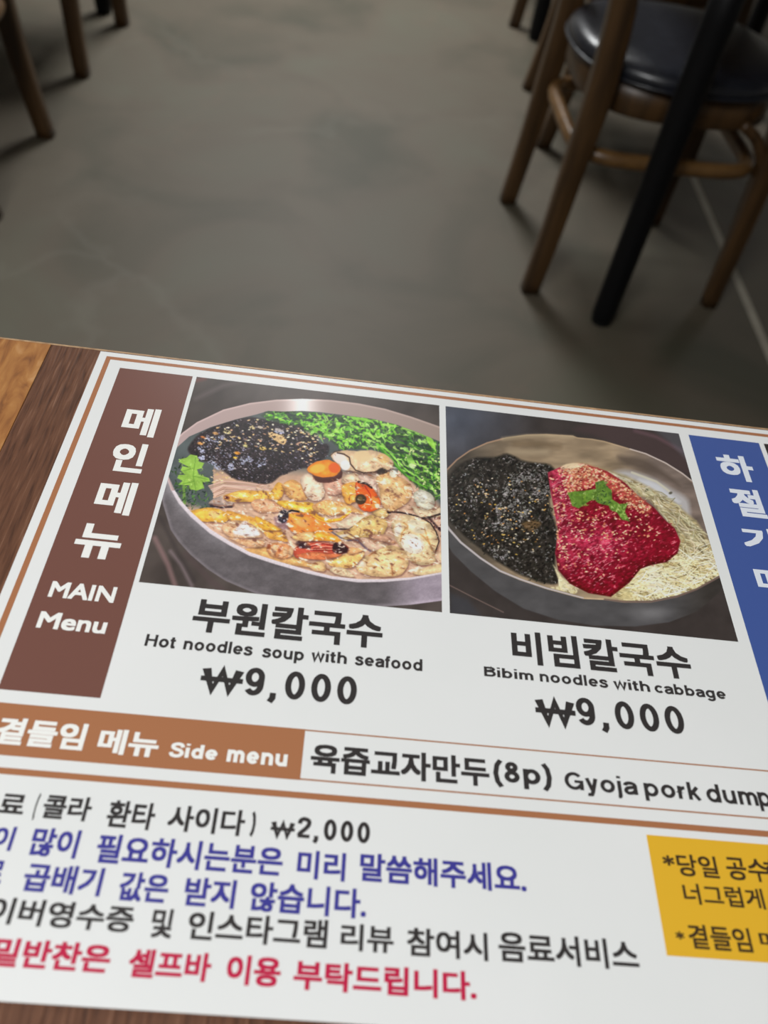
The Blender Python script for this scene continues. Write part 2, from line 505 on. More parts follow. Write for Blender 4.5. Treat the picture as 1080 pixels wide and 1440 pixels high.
# plain grotesque letters drawn as strokes (cap height 1, x-height .73)
def _arc(cx, cy, rx, ry, a0, a1, n=18):
    return [(cx + rx * math.cos(math.radians(a0 + (a1 - a0) * i / n)), cy + ry * math.sin(math.radians(a0 + (a1 - a0) * i / n))) for i in range(n + 1)]
def glyph(ch, t):
    h = t / 2; X = .73; m = X / 2; ry = m - h + .012; rx = .34 - h
    L_ = .04 + h
    o = _arc(L_ + rx, m, rx, ry, 0, 360, 28)
    R_ = L_ + 2 * rx
    def arch(x0, w_): return [(x0, 0.0)] + [(x0, .40)] + _arc(x0 + w_ / 2, .42, w_ / 2, X - h + .012 - .42, 180, 0, 12)[1:] + [(x0 + w_, 0.0)]
    G = {
        'H': ([[(L_, 0), (L_, 1)], [(.76, 0), (.76, 1)], [(L_, .53), (.76, .53)]], .76 + h + .05),
        'I': ([[(L_, 0), (L_, 1)]], 2 * L_),
        'N': ([[(L_, 0), (L_, 1)], [(.76, 0), (.76, 1)], [(L_, 1 - h * .3), (.76, h * .3)]], .76 + h + .05),
        'B': ([[(L_, 0), (L_, 1)], [(L_, 1 - h), (.48, 1 - h)] + _arc(.48, .765, .2, .235 - h, 90, -90, 10) + [(L_, .53)], [(L_, .53), (.50, .53)] + _arc(.50, .265 + h * .5, .22, .265 - h * .5, 90, -90, 10)[1:] + [(L_, h)]], .82),
        'G': ([_arc(.48, .5, .44 - h, .512 - h, 40, 318, 26)[0:] + [(.82, .30), (.82, .44)], [(.50, .47), (.82 + h, .47)], [(.82, .5), (.82, 0)]], .95),
        'M': ([[(L_, 0), (L_, 1)], [(L_, 1 - h * .4), (.5, h * .6), (1 - L_, 1 - h * .4)], [(1 - L_, 0), (1 - L_, 1)]], 1.0),
        'S': ([[tuple(q) for q in catmull([(.72, .70), (.62, .88), (.40, .93), (.18, .84), (.17, .66), (.36, .55), (.60, .46), (.70, .28), (.56, .10), (.34, .07), (.15, .14), (.09, .31)], 5)]], .8),
        'o': ([o], R_ + L_),
        'c': ([_arc(L_ + rx, m, rx, ry, 38, 322, 22)], R_ + L_ - .06),
        'e': ([_arc(L_ + rx, m, rx, ry, -2, 322, 26), [(L_, m - .01), (R_ + h * .6, m - .01)]], R_ + L_),
        'b': ([o, [(L_, 0), (L_, 1)]], R_ + L_), 'p': ([o, [(L_, -.27), (L_, X)]], R_ + L_),
        'd': ([o, [(R_, 0), (R_, 1)]], R_ + L_), 'q': ([o, [(R_, -.27), (R_, X)]], R_ + L_),
        'g': ([o, [(R_, X), (R_, -.02)] + _arc(L_ + rx, -.02, rx, .2, 0, -155, 10)[1:]], R_ + L_),
        'n': ([arch(L_, .44), [(L_, 0), (L_, X)]], L_ * 2 + .44),
        'h': ([arch(L_, .44), [(L_, 0), (L_, 1)]], L_ * 2 + .44),
        'm': ([arch(L_, .37), arch(L_ + .37, .37), [(L_, 0), (L_, X)]], L_ * 2 + .74),
        'u': ([[(L_ + .44 - x + L_, X - y) for x, y in arch(L_, .44)], [(L_ + .44, 0), (L_ + .44, X)]], L_ * 2 + .44),
        'r': ([[(L_, 0), (L_, X)], [(L_, .35)] + _arc(L_ + .26, .35, .26, X - h - .35, 180, 88, 8)], L_ + .31),
        'i': ([[(L_, 0), (L_, X)], [(L_, .87), (L_, 1.01)]], 2 * L_), 'l': ([[(L_, 0), (L_, 1)]], 2 * L_),
        'j': ([[(L_, X), (L_, -.12), (L_ - .03, -.18), (L_ - .11, -.19)], [(L_, .87), (L_, 1.01)]], 2 * L_),
        't': ([[(.17, .92), (.17, .16), (.20, .09), (.27, h), (.37, h + .005)], [(.0, X - h * .8), (.37, X - h * .8)]], .40),
        'f': ([[(.17, 0), (.17, .80), (.20, .89), (.27, 1 - h), (.38, 1 - h)], [(.0, X - h * .8), (.36, X - h * .8)]], .38),
        'a': ([[(.09, .50)] + _arc(.33, .50, .235, X - h - .50 + .012, 165, 0, 12) + [(.565, .12), (.585, 0)], [tuple(q) for q in catmull([(.56, .43), (.40, .40), (.20, .35), (.11, .20), (.19, .085), (.34, .075), (.50, .15), (.565, .28)], 4)]], .66),
        's': ([[tuple(q) for q in catmull([(.52, .50), (.46, .62), (.31, .665), (.15, .61), (.13, .50), (.27, .40), (.46, .335), (.53, .21), (.44, .09), (.29, .065), (.14, .10), (.08, .22)], 4)]], .62),
        'k': ([[(L_, 0), (L_, 1)], [(.52, X), (L_, .26)], [(.27, .44), (.56, 0)]], .60),
        'w': ([[(.03 + h * .5, X), (.23, 0 + h * .4), (.43, X - .02), (.63, h * .4), (.83 - h * .5, X)]], .86),
        'y': ([[(h, X), (.31, .03)], [(.60 - h, X), (.32, -.06), (.26, -.20), (.16, -.21), (.08, -.19)]], .62),
        '0': ([_arc(.34, .5, .30 - h, .512 - h, 0, 360, 32)], .70),
        '9': ([_arc(.34, .66, .29 - h, .352 - h, 0, 360, 26), [(.63 - h, .66), (.625 - h, .42)] + _arc(.33, .38, .295 - h, .38 - h, 0, -145, 12)[1:]], .70),
        '8': ([_arc(.34, .75, .25 - h, .262 - h, 0, 360, 24), _arc(.34, .285, .30 - h, .297 - h, 0, 360, 24)], .70),
        '2': ([[tuple(q) for q in catmull([(.12, .68), (.15, .85), (.33, .925), (.53, .84), (.54, .66), (.40, .46), (.18, .24), (.11, h)], 5)], [(.07, h), (.62, h)]], .70),
        ',': ([[(.14, .16), (.14, -.02), (.06, -.17)]], .34),
        '(': ([[(.32, 1.05), (.17, .80), (.11, .40), (.17, .0), (.32, -.25)]], .36), ')': ([[(.06, 1.05), (.21, .80), (.27, .40), (.21, .0), (.06, -.25)]], .36),
        '\u20a9': ([[(.04, 1), (.27, h * .8), (.50, .96), (.73, h * .8), (.96, 1)], [(-.08, .56), (1.08, .56)]], 1.02),
    }
    return G[ch]
def stroke_text(s, t=.165, track=.0):
    V, Fc = [], []
    x = 0
    for ch in s:
        st, adv = glyph(ch, t)
        for line in st:
            P = [np.array(q, float) for q in line]
            closed = len(P) > 10 and np.hypot(*(P[0] - P[-1])) < 1e-6
            if closed: P = P[:-1]
            m = len(P); n0 = len(V)
            hh = t / 2 * (.86 if (len(P) == 2 and abs(P[0][1] - P[1][1]) < 1e-6) else 1)
            for i in range(m):
                if closed: d0 = P[i] - P[i - 1]; d1 = P[(i + 1) % m] - P[i]
                else: d0 = P[i] - P[i - 1] if i else P[1] - P[0]; d1 = P[i + 1] - P[i] if i < m - 1 else P[-1] - P[-2]
                d0 = d0 / (np.hypot(*d0) + 1e-9); d1 = d1 / (np.hypot(*d1) + 1e-9)
                n1 = np.array([-d0[1], d0[0]]); n2 = np.array([-d1[1], d1[0]])
                nn = n1 + n2; nn = nn / (np.hypot(*nn) + 1e-9)
                k = hh / max(.5, nn.dot(n1))
                for sg in (1, -1):
                    q = P[i] + nn * k * sg
                    V.append((q[0] + x, q[1], len(Fc) * 1e-8))
            for i in range(m if closed else m - 1):
                j = (i + 1) % m
                Fc.append((n0 + 2 * i + 1, n0 + 2 * j + 1, n0 + 2 * j, n0 + 2 * i))
        x += adv + track
    V = np.array(V)
    V[:, 2] = 0
    # each stroke sits a hair above the last so crossing strokes never share a plane
    return V, Fc

INKD = (60, 57, 57)
def lettering(words, col, cname, off=0.022, z=.00008):
    # words: (text, lower-left corner, upper-right corner, mode, weight)
    # mode f: corners of the whole word; b: lower edge is the baseline; F, B: the same with the stroke letters
    # (upper edge of F/B is the top of the tallest letter)
    V, Fc = [], []
    for wd in words:
        s, bl, tr = wd[:3]
        mode = wd[3] if len(wd) > 3 else 'f'
        x0, y0 = unp(*bl)
        x1, y1 = unp(*tr)
        if mode in 'FB':
            co, fs = stroke_text(s, wd[4] if len(wd) > 4 else .165, .09 if s[0].isdigit() else .045)
            shifts = [(0, 0)]
        else:
            o_ = wd[4] if len(wd) > 4 else off
            co, fs = text_mesh(s)
            shifts = [(a * o_, b_ * o_) for a in (-1, 0, 1) for b_ in (-1, 0, 1)]
        r_ = max(q[0] for q in shifts)
        cx0, cx1 = co[:, 0].min() - r_, co[:, 0].max() + r_
        cy0, cy1 = co[:, 1].min() - r_, co[:, 1].max() + r_
        if mode in 'bB': cy0 = 0.0 - r_
        for si, (sx, sy) in enumerate(shifts):
            X = x0 + (co[:, 0] + sx - cx0) / (cx1 - cx0) * (x1 - x0)
            Y = y0 + (co[:, 1] + sy - cy0) / (cy1 - cy0) * (y1 - y0)
            if mode in 'FB':
                # separate every quad strip a little in height
                zz = {}
                for fi, f in enumerate(fs):
                    n = len(V)
                    zf = z + (fi % 97) * 2e-7
                    V += [(X[i] * H, Y[i] * H, zf) for i in f]
                    Fc.append((n, n + 1, n + 2, n + 3))
                continue
            n = len(V)
            zf = z + si * 2e-6
            V += [(a * H, b_ * H, zf) for a, b_ in zip(X, Y)]
            Fc += [tuple(i + n for i in f) for f in fs]
    me = bpy.data.meshes.new('lettering')
    me.from_pydata(V, [], Fc)
    return mesh_obj('lettering', me, print_mat(cname, col), menu)

WH = (246, 242, 238)
lettering([('메', (166.7, 610.3), (227.7, 576.7)), ('인', (150, 661), (210.7, 625.7)), ('메', (127.7, 720), (195.3, 680)), ('뉴', (98, 782), (178, 741.5))], WH, 'white_on_brown', .034)
lettering([('MAIN', (66.7, 839), (165.7, 826), 'b'), ('Menu', (50, 882.3), (154, 868.7), 'b')], WH, 'white_on_brown', .026)
lettering([('부원칼국수', (266.9, 887.3), (539, 866))], INKD, 'charcoal', .030)
lettering([('Hot', (202.6, 908.2), (249, 895.5), 'B', .20), ('noodles', (257, 913.1), (357, 905.6), 'B', .20), ('soup', (367, 928.5), (428, 916.5), 'F', .20), ('with', (437, 929.3), (488.5, 917.7), 'B', .20), ('seafood', (498.5, 934.9), (594, 927.3), 'B', .20)], INKD, 'charcoal', .020)
lettering([('₩', (278.5, 971.5), (345, 938), 'B', .25), ('9,000', (340, 985.5), (503, 952.3), 'F', .185)], INKD, 'charcoal', .026)
lettering([('비빔칼국수', (721.4, 932.4), (965, 910.3))], INKD, 'charcoal', .030)
lettering([('Bibim', (680.9, 950.7), (749, 942.3), 'B', .20), ('noodles', (759.5, 958.4), (853.3, 952.4), 'B', .20), ('with', (863.5, 968.4), (912, 958.5), 'B', .20), ('cabbage', (922.5, 978.8), (1018, 968.8), 'F', .20)], INKD, 'charcoal', .020)
lettering([('₩', (754.5, 1017.3), (806.5, 981.5), 'B', .25), ('9,000', (814, 1027.5), (957, 994), 'F', .185)], INKD, 'charcoal', .026)
lettering([('곁들임', (-11, 1045), (125.5, 1018.5)), ('메뉴', (134, 1058.5), (227.5, 1031))], WH, 'white_on_brown', .034)
lettering([('Side', (236.5, 1063.5), (308, 1049), 'B', .225), ('menu', (318, 1071), (405, 1061), 'B', .225)], WH, 'white_on_brown', .020)
lettering([('육즙교자만두', (435, 1085.5), (687, 1066.5)), ('(8p)', (694.5, 1107), (774, 1074), 'F', .20)], INKD, 'charcoal', .030)
lettering([('Gyoja', (796, 1117), (894, 1093.5), 'F', .185), ('pork', (908.5, 1126), (981.5, 1101), 'F', .185), ('dum', (995.5, 1127.5), (1061, 1107.7), 'B', .185), ('plings', (1071, 1142), (1152, 1114), 'F', .185)], INKD, 'charcoal', .020)
lettering([('음료', (-46, 1143), (40.5, 1117)), ('(', (43, 1154), (59, 1115), 'F', .24), ('콜라', (56, 1150.5), (133, 1122)), ('환타', (146.5, 1163), (222, 1130)), ('사이다', (233, 1168), (347, 1140)), (')', (350, 1177), (362, 1141), 'F', .24), ('₩', (379, 1177), (416, 1153.5), 'B', .25), ('2,000', (416, 1184.5), (521, 1156.5), 'F', .20)], INKD, 'charcoal', .027)
NAVY = (68, 66, 150)
lettering([('양이', (-50, 1192), (25, 1163)), ('많이', (38, 1203), (116, 1168)), ('필요하시는분은', (131, 1213), (400, 1192)), ('미리', (416, 1235), (487, 1200)), ('말씀해주세요.', (505, 1239), (738, 1217))], NAVY, 'navy', .028)
lettering([('로', (-28, 1241), (10, 1211)), ('곱배기', (28, 1253), (149, 1221)), ('값은', (163.5, 1266), (241, 1230)), ('받지', (256, 1273.5), (334, 1238)), ('않습니다.', (349, 1281), (516, 1251))], NAVY, 'navy', .028)
lettering([('이버영수증', (-21, 1298), (192, 1275)), ('및', (209, 1318), (247, 1279)), ('인스타그램', (261, 1321), (462, 1294)), ('리뷰', (478, 1336), (554, 1303)), ('참여시', (572, 1344), (685, 1312)), ('음료서비스', (702, 1352), (894, 1323))], INKD, 'charcoal', .025)
RED = (196, 38, 76)
lettering([('밑반찬은', (-16, 1358), (160, 1329)), ('셀프바', (177, 1374), (300, 1341)), ('이용', (316, 1384), (397, 1347)), ('부탁드립니다.', (411, 1391), (669, 1367))], RED, 'red', .032)
DK = (70, 55, 42)
lettering([('*', (933, 1217), (946.5, 1203.5)), ('당일', (955, 1231.5), (1006, 1204.8)), ('공수', (1025, 1237), (1075.4, 1209)), ('한', (1080, 1241), (1103, 1211))], DK, 'dark_on_yellow', .020)
lettering([('너그럽게', (963.6, 1270.8), (1070.5, 1250))], DK, 'dark_on_yellow', .020)
lettering([('*', (951, 1321), (961, 1310)), ('곁들임', (971.6, 1333.7), (1052.2, 1305.5)), ('메뉴', (1071, 1334.3), (1130, 1314))], DK, 'dark_on_yellow', .020)
lettering([('하', (1016.1, 673.7), (1052.8, 643)), ('절', (1036, 725), (1066.6, 690)), ('기', (1049.8, 774), (1086, 745)), ('메', (1069.6, 835), (1103, 801)), ('뉴', (1086, 893), (1125, 862))], (228, 233, 242), 'white_on_blue', .034)

# ---- printed food photographs: a painter working on a fine grid of coloured points
rnd = random.Random(7)
nrng = np.random.RandomState(5)

def vnoise(X, Y, s, seed=0, octaves=3):
    out = 0; amp = 1; tot = 0
    for o in range(octaves):
        r = np.random.RandomState(seed + o * 17)
        G = r.rand(64, 64)
        x = X / s; y = Y / s
        xi = np.floor(x).astype(int); yi = np.floor(y).astype(int)
        fx = x - xi; fy = y - yi
        fx = fx * fx * (3 - 2 * fx); fy = fy * fy * (3 - 2 * fy)
        a = G[xi % 64, yi % 64]; b = G[(xi + 1) % 64, yi % 64]; c = G[xi % 64, (yi + 1) % 64]; d = G[(xi + 1) % 64, (yi + 1) % 64]
        out = out + amp * ((a * (1 - fx) + b * fx) * (1 - fy) + (c * (1 - fx) + d * fx) * fy)
        tot += amp; amp *= .5; s *= .5
    return out / tot

class Canvas:
    sat, con = 1.14, 1.12
    def __init__(s, x0, x1, y0, y1, step):
        s.nx = int(round((x1 - x0) / step)) + 1
        s.ny = int(round((y1 - y0) / step)) + 1
        s.u = np.linspace(x0, x1, s.nx); s.v = np.linspace(y0, y1, s.ny)
        U, V = np.meshgrid(s.u, s.v)
        s.U, s.V = U, V
        s.X, s.Y = prj(U, V)
        s.C = np.zeros((s.ny, s.nx, 3))
        s.b = (x0, x1, y0, y1)
    def win(s, xa, xb, ya, yb, pad):
        xs = np.array([xa - pad, xb + pad, xa - pad, xb + pad]); ys = np.array([ya - pad, ya - pad, yb + pad, yb + pad])
        u, v = unp(xs, ys)
        i0 = np.searchsorted(s.u, u.min()); i1 = np.searchsorted(s.u, u.max())
        j0 = np.searchsorted(s.v, v.min()); j1 = np.searchsorted(s.v, v.max())
        if i1 <= i0 or j1 <= j0: return None
        return (slice(j0, j1), slice(i0, i1))
    def put(s, sl, a, col):
        C = s.C[sl]
        a = a[..., None]
        s.C[sl] = C * (1 - a) + np.asarray(col, float) * a
    def segdist(s, X, Y, pts, closed):
        D = np.full(X.shape, 1e9); T = np.zeros(X.shape)
        m = len(pts); n = m if closed else m - 1
        for i in range(n):
            ax, ay = pts[i]; bx, by = pts[(i + 1) % m]
            dx, dy = bx - ax, by - ay
            t = np.clip(((X - ax) * dx + (Y - ay) * dy) / (dx * dx + dy * dy + 1e-9), 0, 1)
            d = np.hypot(X - ax - t * dx, Y - ay - t * dy)
            k = d < D
            D = np.where(k, d, D); T = np.where(k, (i + t) / n, T)
        return D, T
    def stroke(s, pts, w_, col, alpha=1, soft=.8, w1=None):
        P = np.array(pts)
        sl = s.win(P[:, 0].min(), P[:, 0].max(), P[:, 1].min(), P[:, 1].max(), max(w_, w1 or 0) + soft)
        if sl is None: return
        D, T = s.segdist(s.X[sl], s.Y[sl], pts, False)
        wd = w_ / 2 if w1 is None else (w_ + (w1 - w_) * T) / 2
        s.put(sl, np.clip((wd - D) / soft + .5, 0, 1) * alpha, col)
    def poly(s, pts, col, alpha=1, soft=.8, smooth=False, shade=None, tex=None):
        if smooth: pts = [(q[0] + rnd.uniform(-.45, .45), q[1] + rnd.uniform(-.45, .45)) for q in catmull(pts, 4, True)]
        P = np.array(pts)
        sl = s.win(P[:, 0].min(), P[:, 0].max(), P[:, 1].min(), P[:, 1].max(), soft + 1)
        if sl is None: return
        X, Y = s.X[sl], s.Y[sl]
        ins = np.zeros(X.shape, bool)
        m = len(pts)
        for i in range(m):
            ax, ay = pts[i]; bx, by = pts[(i + 1) % m]
            if ay == by: continue
            c = ((ay > Y) != (by > Y)) & (X < (bx - ax) * (Y - ay) / (by - ay) + ax)
            ins ^= c
        D, _ = s.segdist(X, Y, pts, True)
        sd = np.where(ins, D, -D)
        a = np.clip(sd / soft + .5, 0, 1) * alpha
        col = np.asarray(col, float)
        if callable(shade):
            col = shade(X, Y, sd)
        elif shade:      # darker rim, lighter heart
            k = np.clip(sd / shade, 0, 1)[..., None]
            col = col * (0.84 + 0.20 * k)
        if tex:
            n = vnoise(X, Y, tex[0], int(P[0, 0]) % 50, 2)[..., None]
            col = col * (1 + tex[1] * (n - .5) * 2)
        s.put(sl, a, np.clip(col, 0, 255))
        return
    def ell(s, cx, cy, rx, ry, ang, col, alpha=1, soft=.8):
        r = max(rx, ry)
        sl = s.win(cx - r, cx + r, cy - r, cy + r, soft)
        if sl is None: return
        X = s.X[sl] - cx; Y = s.Y[sl] - cy
        c, sn = math.cos(ang), math.sin(ang)
        x = (X * c + Y * sn) / rx; y = (-X * sn + Y * c) / ry
        d = (1 - np.sqrt(x * x + y * y)) * min(rx, ry)
        s.put(sl, np.clip(d / soft + .5, 0, 1) * alpha, col)
    def grain(s, pts, sx, sy, amp, seed, hi=None, hth=.66, lo=None, lth=.34, tilt=0.0, soft=3):
        P = np.array(pts)
        sl = s.win(P[:, 0].min(), P[:, 0].max(), P[:, 1].min(), P[:, 1].max(), soft)
        X, Y = s.X[sl], s.Y[sl]
        ins = np.zeros(X.shape, bool)
        m = len(pts)
        for i in range(m):
            ax, ay = pts[i]; bx, by = pts[(i + 1) % m]
            if ay == by: continue
            ins ^= ((ay > Y) != (by > Y)) & (X < (bx - ax) * (Y - ay) / (by - ay) + ax)
        D, _ = s.segdist(X, Y, pts, True)
        a = (np.clip(D / soft, 0, 1) * ins)[..., None]
        c, sn = math.cos(tilt), math.sin(tilt)
        x = (X * c + Y * sn) / sx; y = (-X * sn + Y * c) / sy
        w_ = vnoise(x, y, 3.0, seed + 5, 2) * 1.6
        n = vnoise(x + w_, y - w_, 1.0, seed, 3)[..., None]
        C = s.C[sl]
        N_ = C * (1 + amp * (n - .5) * 2)
        if hi is not None:
            k = np.clip((n - hth) / .1, 0, 1) * .8
            N_ = N_ * (1 - k) + np.array(hi, float) * k
        if lo is not None:
            k = np.clip((lth - n) / .1, 0, 1) * .8
            N_ = N_ * (1 - k) + np.array(lo, float) * k
        s.C[sl] = C * (1 - a) + N_ * a
    def keep(s): s._k = s.C.copy()
    def mask(s, pts):
        t = s.C; s.C = np.zeros_like(t)
        s.poly(pts, (1, 1, 1), 1, 1.0)
        m = s.C[..., :1]; s.C = t
        s.C = s._k * (1 - m) + t * m
    def build(s, name, label, z=.00005):
        co = np.stack([s.U * H, s.V * H, np.full(s.U.shape, z)], -1).reshape(-1, 3)
        ny, nx = s.ny, s.nx
        idx = np.arange(ny * nx).reshape(ny, nx)
        q = np.stack([idx[:-1, :-1], idx[:-1, 1:], idx[1:, 1:], idx[1:, :-1]], -1).reshape(-1)
        nf = (ny - 1) * (nx - 1)
        me = bpy.data.meshes.new(name)
        me.vertices.add(ny * nx)
        me.vertices.foreach_set('co', co.ravel())
        me.loops.add(nf * 4)
        me.loops.foreach_set('vertex_index', q.astype(np.int32))
        me.polygons.add(nf)
        me.polygons.foreach_set('loop_start', (np.arange(nf) * 4).astype(np.int32))
        me.update(calc_edges=True)
        me.validate()
        at = me.color_attributes.new('ink', 'FLOAT_COLOR', 'POINT')
        g_ = s.C.mean(-1, keepdims=True)
        s.C = g_ + (s.C - g_) * s.sat
        s.C = 112 + (s.C - 112) * s.con
        C = ink(np.clip(s.C, 0, 255)).reshape(-1, 3)
        at.data.foreach_set('color', np.concatenate([C, np.ones((len(C), 1))], 1).astype(np.float32).ravel())
        o = mesh_obj(name, me, M['photo'], menu)
        o['label'] = label
        return o

def inpoly(x, y, pts):
    c = False
    m = len(pts)
    for i in range(m):
        ax, ay = pts[i]; bx, by = pts[(i + 1) % m]
        if (ay > y) != (by > y) and x < (bx - ax) * (y - ay) / (by - ay) + ax: c = not c
    return c
def scatter(poly, n, fn):
    P = np.array(poly)
    k = 0; guard = 0
    while k < n and guard < n * 20:
        guard += 1
        x = rnd.uniform(P[:, 0].min(), P[:, 0].max()); y = rnd.uniform(P[:, 1].min(), P[:, 1].max())
        if inpoly(x, y, poly):
            fn(x, y); k += 1
def fr(ox_, oy_, sc_):
    return lambda pts: [(ox_ + a / sc_, oy_ + b_ / sc_) for a, b_ in pts]
def jit(c, a):
    k = rnd.uniform(-a, a)
    return tuple(max(0, min(255, v + k + rnd.uniform(-a, a) * .3)) for v in c)

# ================= photograph 1: noodle soup with seafood
A = fr(240, 540, 5.4); B = fr(430, 560, 5.4); C_ = fr(240, 680, 5.4); D_ = fr(430, 700, 5.4); W1 = fr(240, 520, 2.7)
c1 = Canvas(-.2543, .1867, .6846, 1.1384, .0011)
n = vnoise(c1.X + c1.Y * .6, c1.Y - c1.X * .2, 40, 3, 3)[..., None]
c1.C[:] = np.array([84, 77, 74]) * (.8 + .42 * n)
c1.stroke(W1([(95, 110), (200, 60), (330, 30)]), 6, (108, 98, 98), .6, 6)
c1.stroke(W1([(100, 40), (130, 32)]), 5, (125, 85, 80), .7, 5)
# table cloth folds lower left
for q, w_, col in (([(0, 690), (40, 740), (80, 820)], 5, (150, 135, 140)), ([(-60, 640), (-10, 740), (20, 830)], 7, (160, 130, 130)), ([(60, 700), (150, 800), (230, 860)], 9, (92, 80, 80)), ([(-40, 560), (30, 700), (90, 800)], 6, (70, 64, 64))):
    c1.stroke(W1(q), w_, col, .55, 5)
# outer wall of the bowl
wall1 = C_([(-90, -200), (-60, 150), (0, 350), (60, 440), (150, 540), (280, 650), (420, 740), (560, 800)]) + D_([(-300, 760), (0, 800), (300, 830), (600, 825), (800, 812), (1060, 778), (1060, 500), (0, 500), (-1000, -300)])
def shade_wall1(X, Y, sd):
    base = np.array([104, 99, 101.])
    nn = vnoise(X * .6, Y, 9, 12, 3)[..., None]
    g = np.exp(-((X - 262 + (Y - 700) * -.75) / 22) ** 2)[..., None] * np.clip((790 - Y) / 90, 0, 1)[..., None]
    g2 = np.clip((X - 540) / 50, 0, 1)[..., None]
    col = base * (.88 + .26 * nn) + g * np.array([66, 66, 68]) + g2 * np.array([58, 52, 60])
    edge = np.clip(1 - sd / 5, 0, 1)[..., None]
    return col + edge * np.array([30, 28, 30])
c1.poly(wall1, (100, 97, 99), 1, 1.2, shade=shade_wall1)
# rim and inner wall
rim_out = A([(-60, 560), (20, 440), (90, 370), (200, 290), (400, 195), (600, 145), (800, 120), (1000, 113)]) + B([(100, 10), (200, 15), (400, 40), (600, 80), (800, 140), (1000, 210), (1120, 260)]) + D_([(1120, 560), (1030, 580), (800, 622), (600, 640), (400, 643), (200, 618), (0, 572)]) + C_([(900, 643), (800, 615), (600, 550), (450, 472), (300, 382), (150, 252), (60, 150), (0, 45), (-40, -80)])
def shade_rim(X, Y, sd):
    t = np.clip((X - 250) / 370, 0, 1)[..., None]
    col = np.array([182, 162, 160.]) * (1 - t) + np.array([158, 142, 134.]) * t
    g = np.exp(-((X - 425) / 22) ** 2)[..., None]
    col = col + g * np.array([75, 82, 84])
    low = (Y > 690)[..., None]
    col = np.where(low, np.array([222, 212, 216.]), col)
    e = np.clip(1 - sd / 3.0, 0, 1)[..., None]
    return np.where(low, col - e * 10, col + e * np.array([38, 34, 34]))
c1.poly(rim_out, (180, 170, 168), 1, 1.2, shade=shade_rim)
food1 = A([(-40, 640), (50, 480), (140, 400), (300, 330), (500, 268), (650, 232), (740, 205), (860, 210), (1000, 205)]) + B([(100, 105), (300, 130), (520, 160), (700, 205), (850, 260), (1020, 330), (1120, 380)]) + D_([(1120, 545), (1030, 565), (800, 605), (600, 618), (400, 618), (200, 595), (0, 545)]) + C_([(900, 615), (800, 585), (600, 520), (450, 440), (300, 345), (150, 210), (80, 130), (25, 40), (-10, -40)])
def shade_food(X, Y, sd):
    broth = np.array([205, 172, 150.]); dark = np.array([92, 98, 98.])
    k = np.clip((Y - 655 - (X - 430) * .02) / 16, 0, 1)
    k = np.where(X < 300, np.clip((Y - 715 - (X - 300) * .3) / 12, 0, 1), k)
    k = np.where(X > 560, np.clip((Y - 640 - (X - 560) * 1.1) / 14, 0, 1), k)[..., None]
    nn = vnoise(X, Y, 14, 30, 3)[..., None]
    return (dark * (1 - k) + broth * k) * (.86 + .28 * nn)
c1.poly(food1, (0, 0, 0), 1, 1.0, shade=shade_food)

c1.keep()
# seaweed flakes
weed1 = A([(130, 500), (180, 420), (250, 360), (420, 290), (600, 255), (800, 285), (980, 320), (1080, 330)]) + B([(100, 340), (170, 350), (165, 440), (80, 490), (20, 530)]) + A([(1000, 640), (850, 690), (740, 760), (600, 745), (480, 720), (400, 660), (330, 610), (200, 570)])
c1.poly(weed1, (56, 48, 50), 1, 3, smooth=True, tex=(5, .25))
def f(x, y):
    a = rnd.uniform(0, 3.14); l = rnd.uniform(.6, 2.2)
    c1.stroke([(x, y), (x + l * math.cos(a), y + l * math.sin(a))], rnd.uniform(.8, 2.0), jit((42, 36, 40), 14), .8, .8)
scatter(weed1, 700, f)
def f(x, y):
    a = rnd.uniform(.2, 1.0); l = rnd.uniform(.5, 2.4)
    c1.stroke([(x, y), (x + l * math.cos(a), y + l * math.sin(a))], rnd.uniform(.6, 1.2), jit(rnd.choice([(168, 168, 188), (150, 145, 160), (190, 182, 184)]), 18), rnd.uniform(.45, .95), .8)
scatter(weed1, 330, f)
scatter(A([(200, 400), (420, 370), (560, 460), (640, 640), (420, 660), (280, 600)]), 190, f)
for q in ([(255, 415), (340, 390), (410, 400), (340, 450)], [(195, 475), (230, 470), (260, 525), (235, 530)], [(205, 545), (250, 545), (255, 580), (220, 575)], [(290, 575), (330, 580), (380, 650), (340, 660)], [(430, 660), (440, 610), (480, 580), (470, 640)], [(520, 570), (600, 540), (620, 580), (540, 610)], [(640, 590), (720, 560), (730, 600), (650, 640)], [(780, 350), (860, 360), (850, 380), (790, 370)]):
    def f(x, y):
        a = rnd.uniform(.1, 1.0); l = rnd.uniform(.8, 2.6)
        c1.stroke([(x, y), (x + l * math.cos(a), y + l * math.sin(a))], rnd.uniform(.9, 1.8), jit((184, 186, 206), 16), rnd.uniform(.6, .95), .9)
    scatter(A(q), 26, f)
def f(x, y):
    c1.ell(x, y, rnd.uniform(1.3, 2.6), rnd.uniform(.7, 1.3), rnd.uniform(-.3, .6), jit(rnd.choice([(228, 208, 172), (214, 186, 140), (235, 222, 200), (200, 165, 140)]), 14), .95, .8)
scatter(A([(180, 420), (420, 290), (600, 260), (800, 290), (1080, 350), (1080, 620), (900, 540), (700, 480), (480, 460), (330, 500)]), 92, f)
scatter(A([(980, 330), (1130, 330), (1180, 420), (1080, 560), (960, 480)]), 34, f)
scatter(A([(300, 660), (440, 660), (460, 740), (330, 800)]), 26, f)
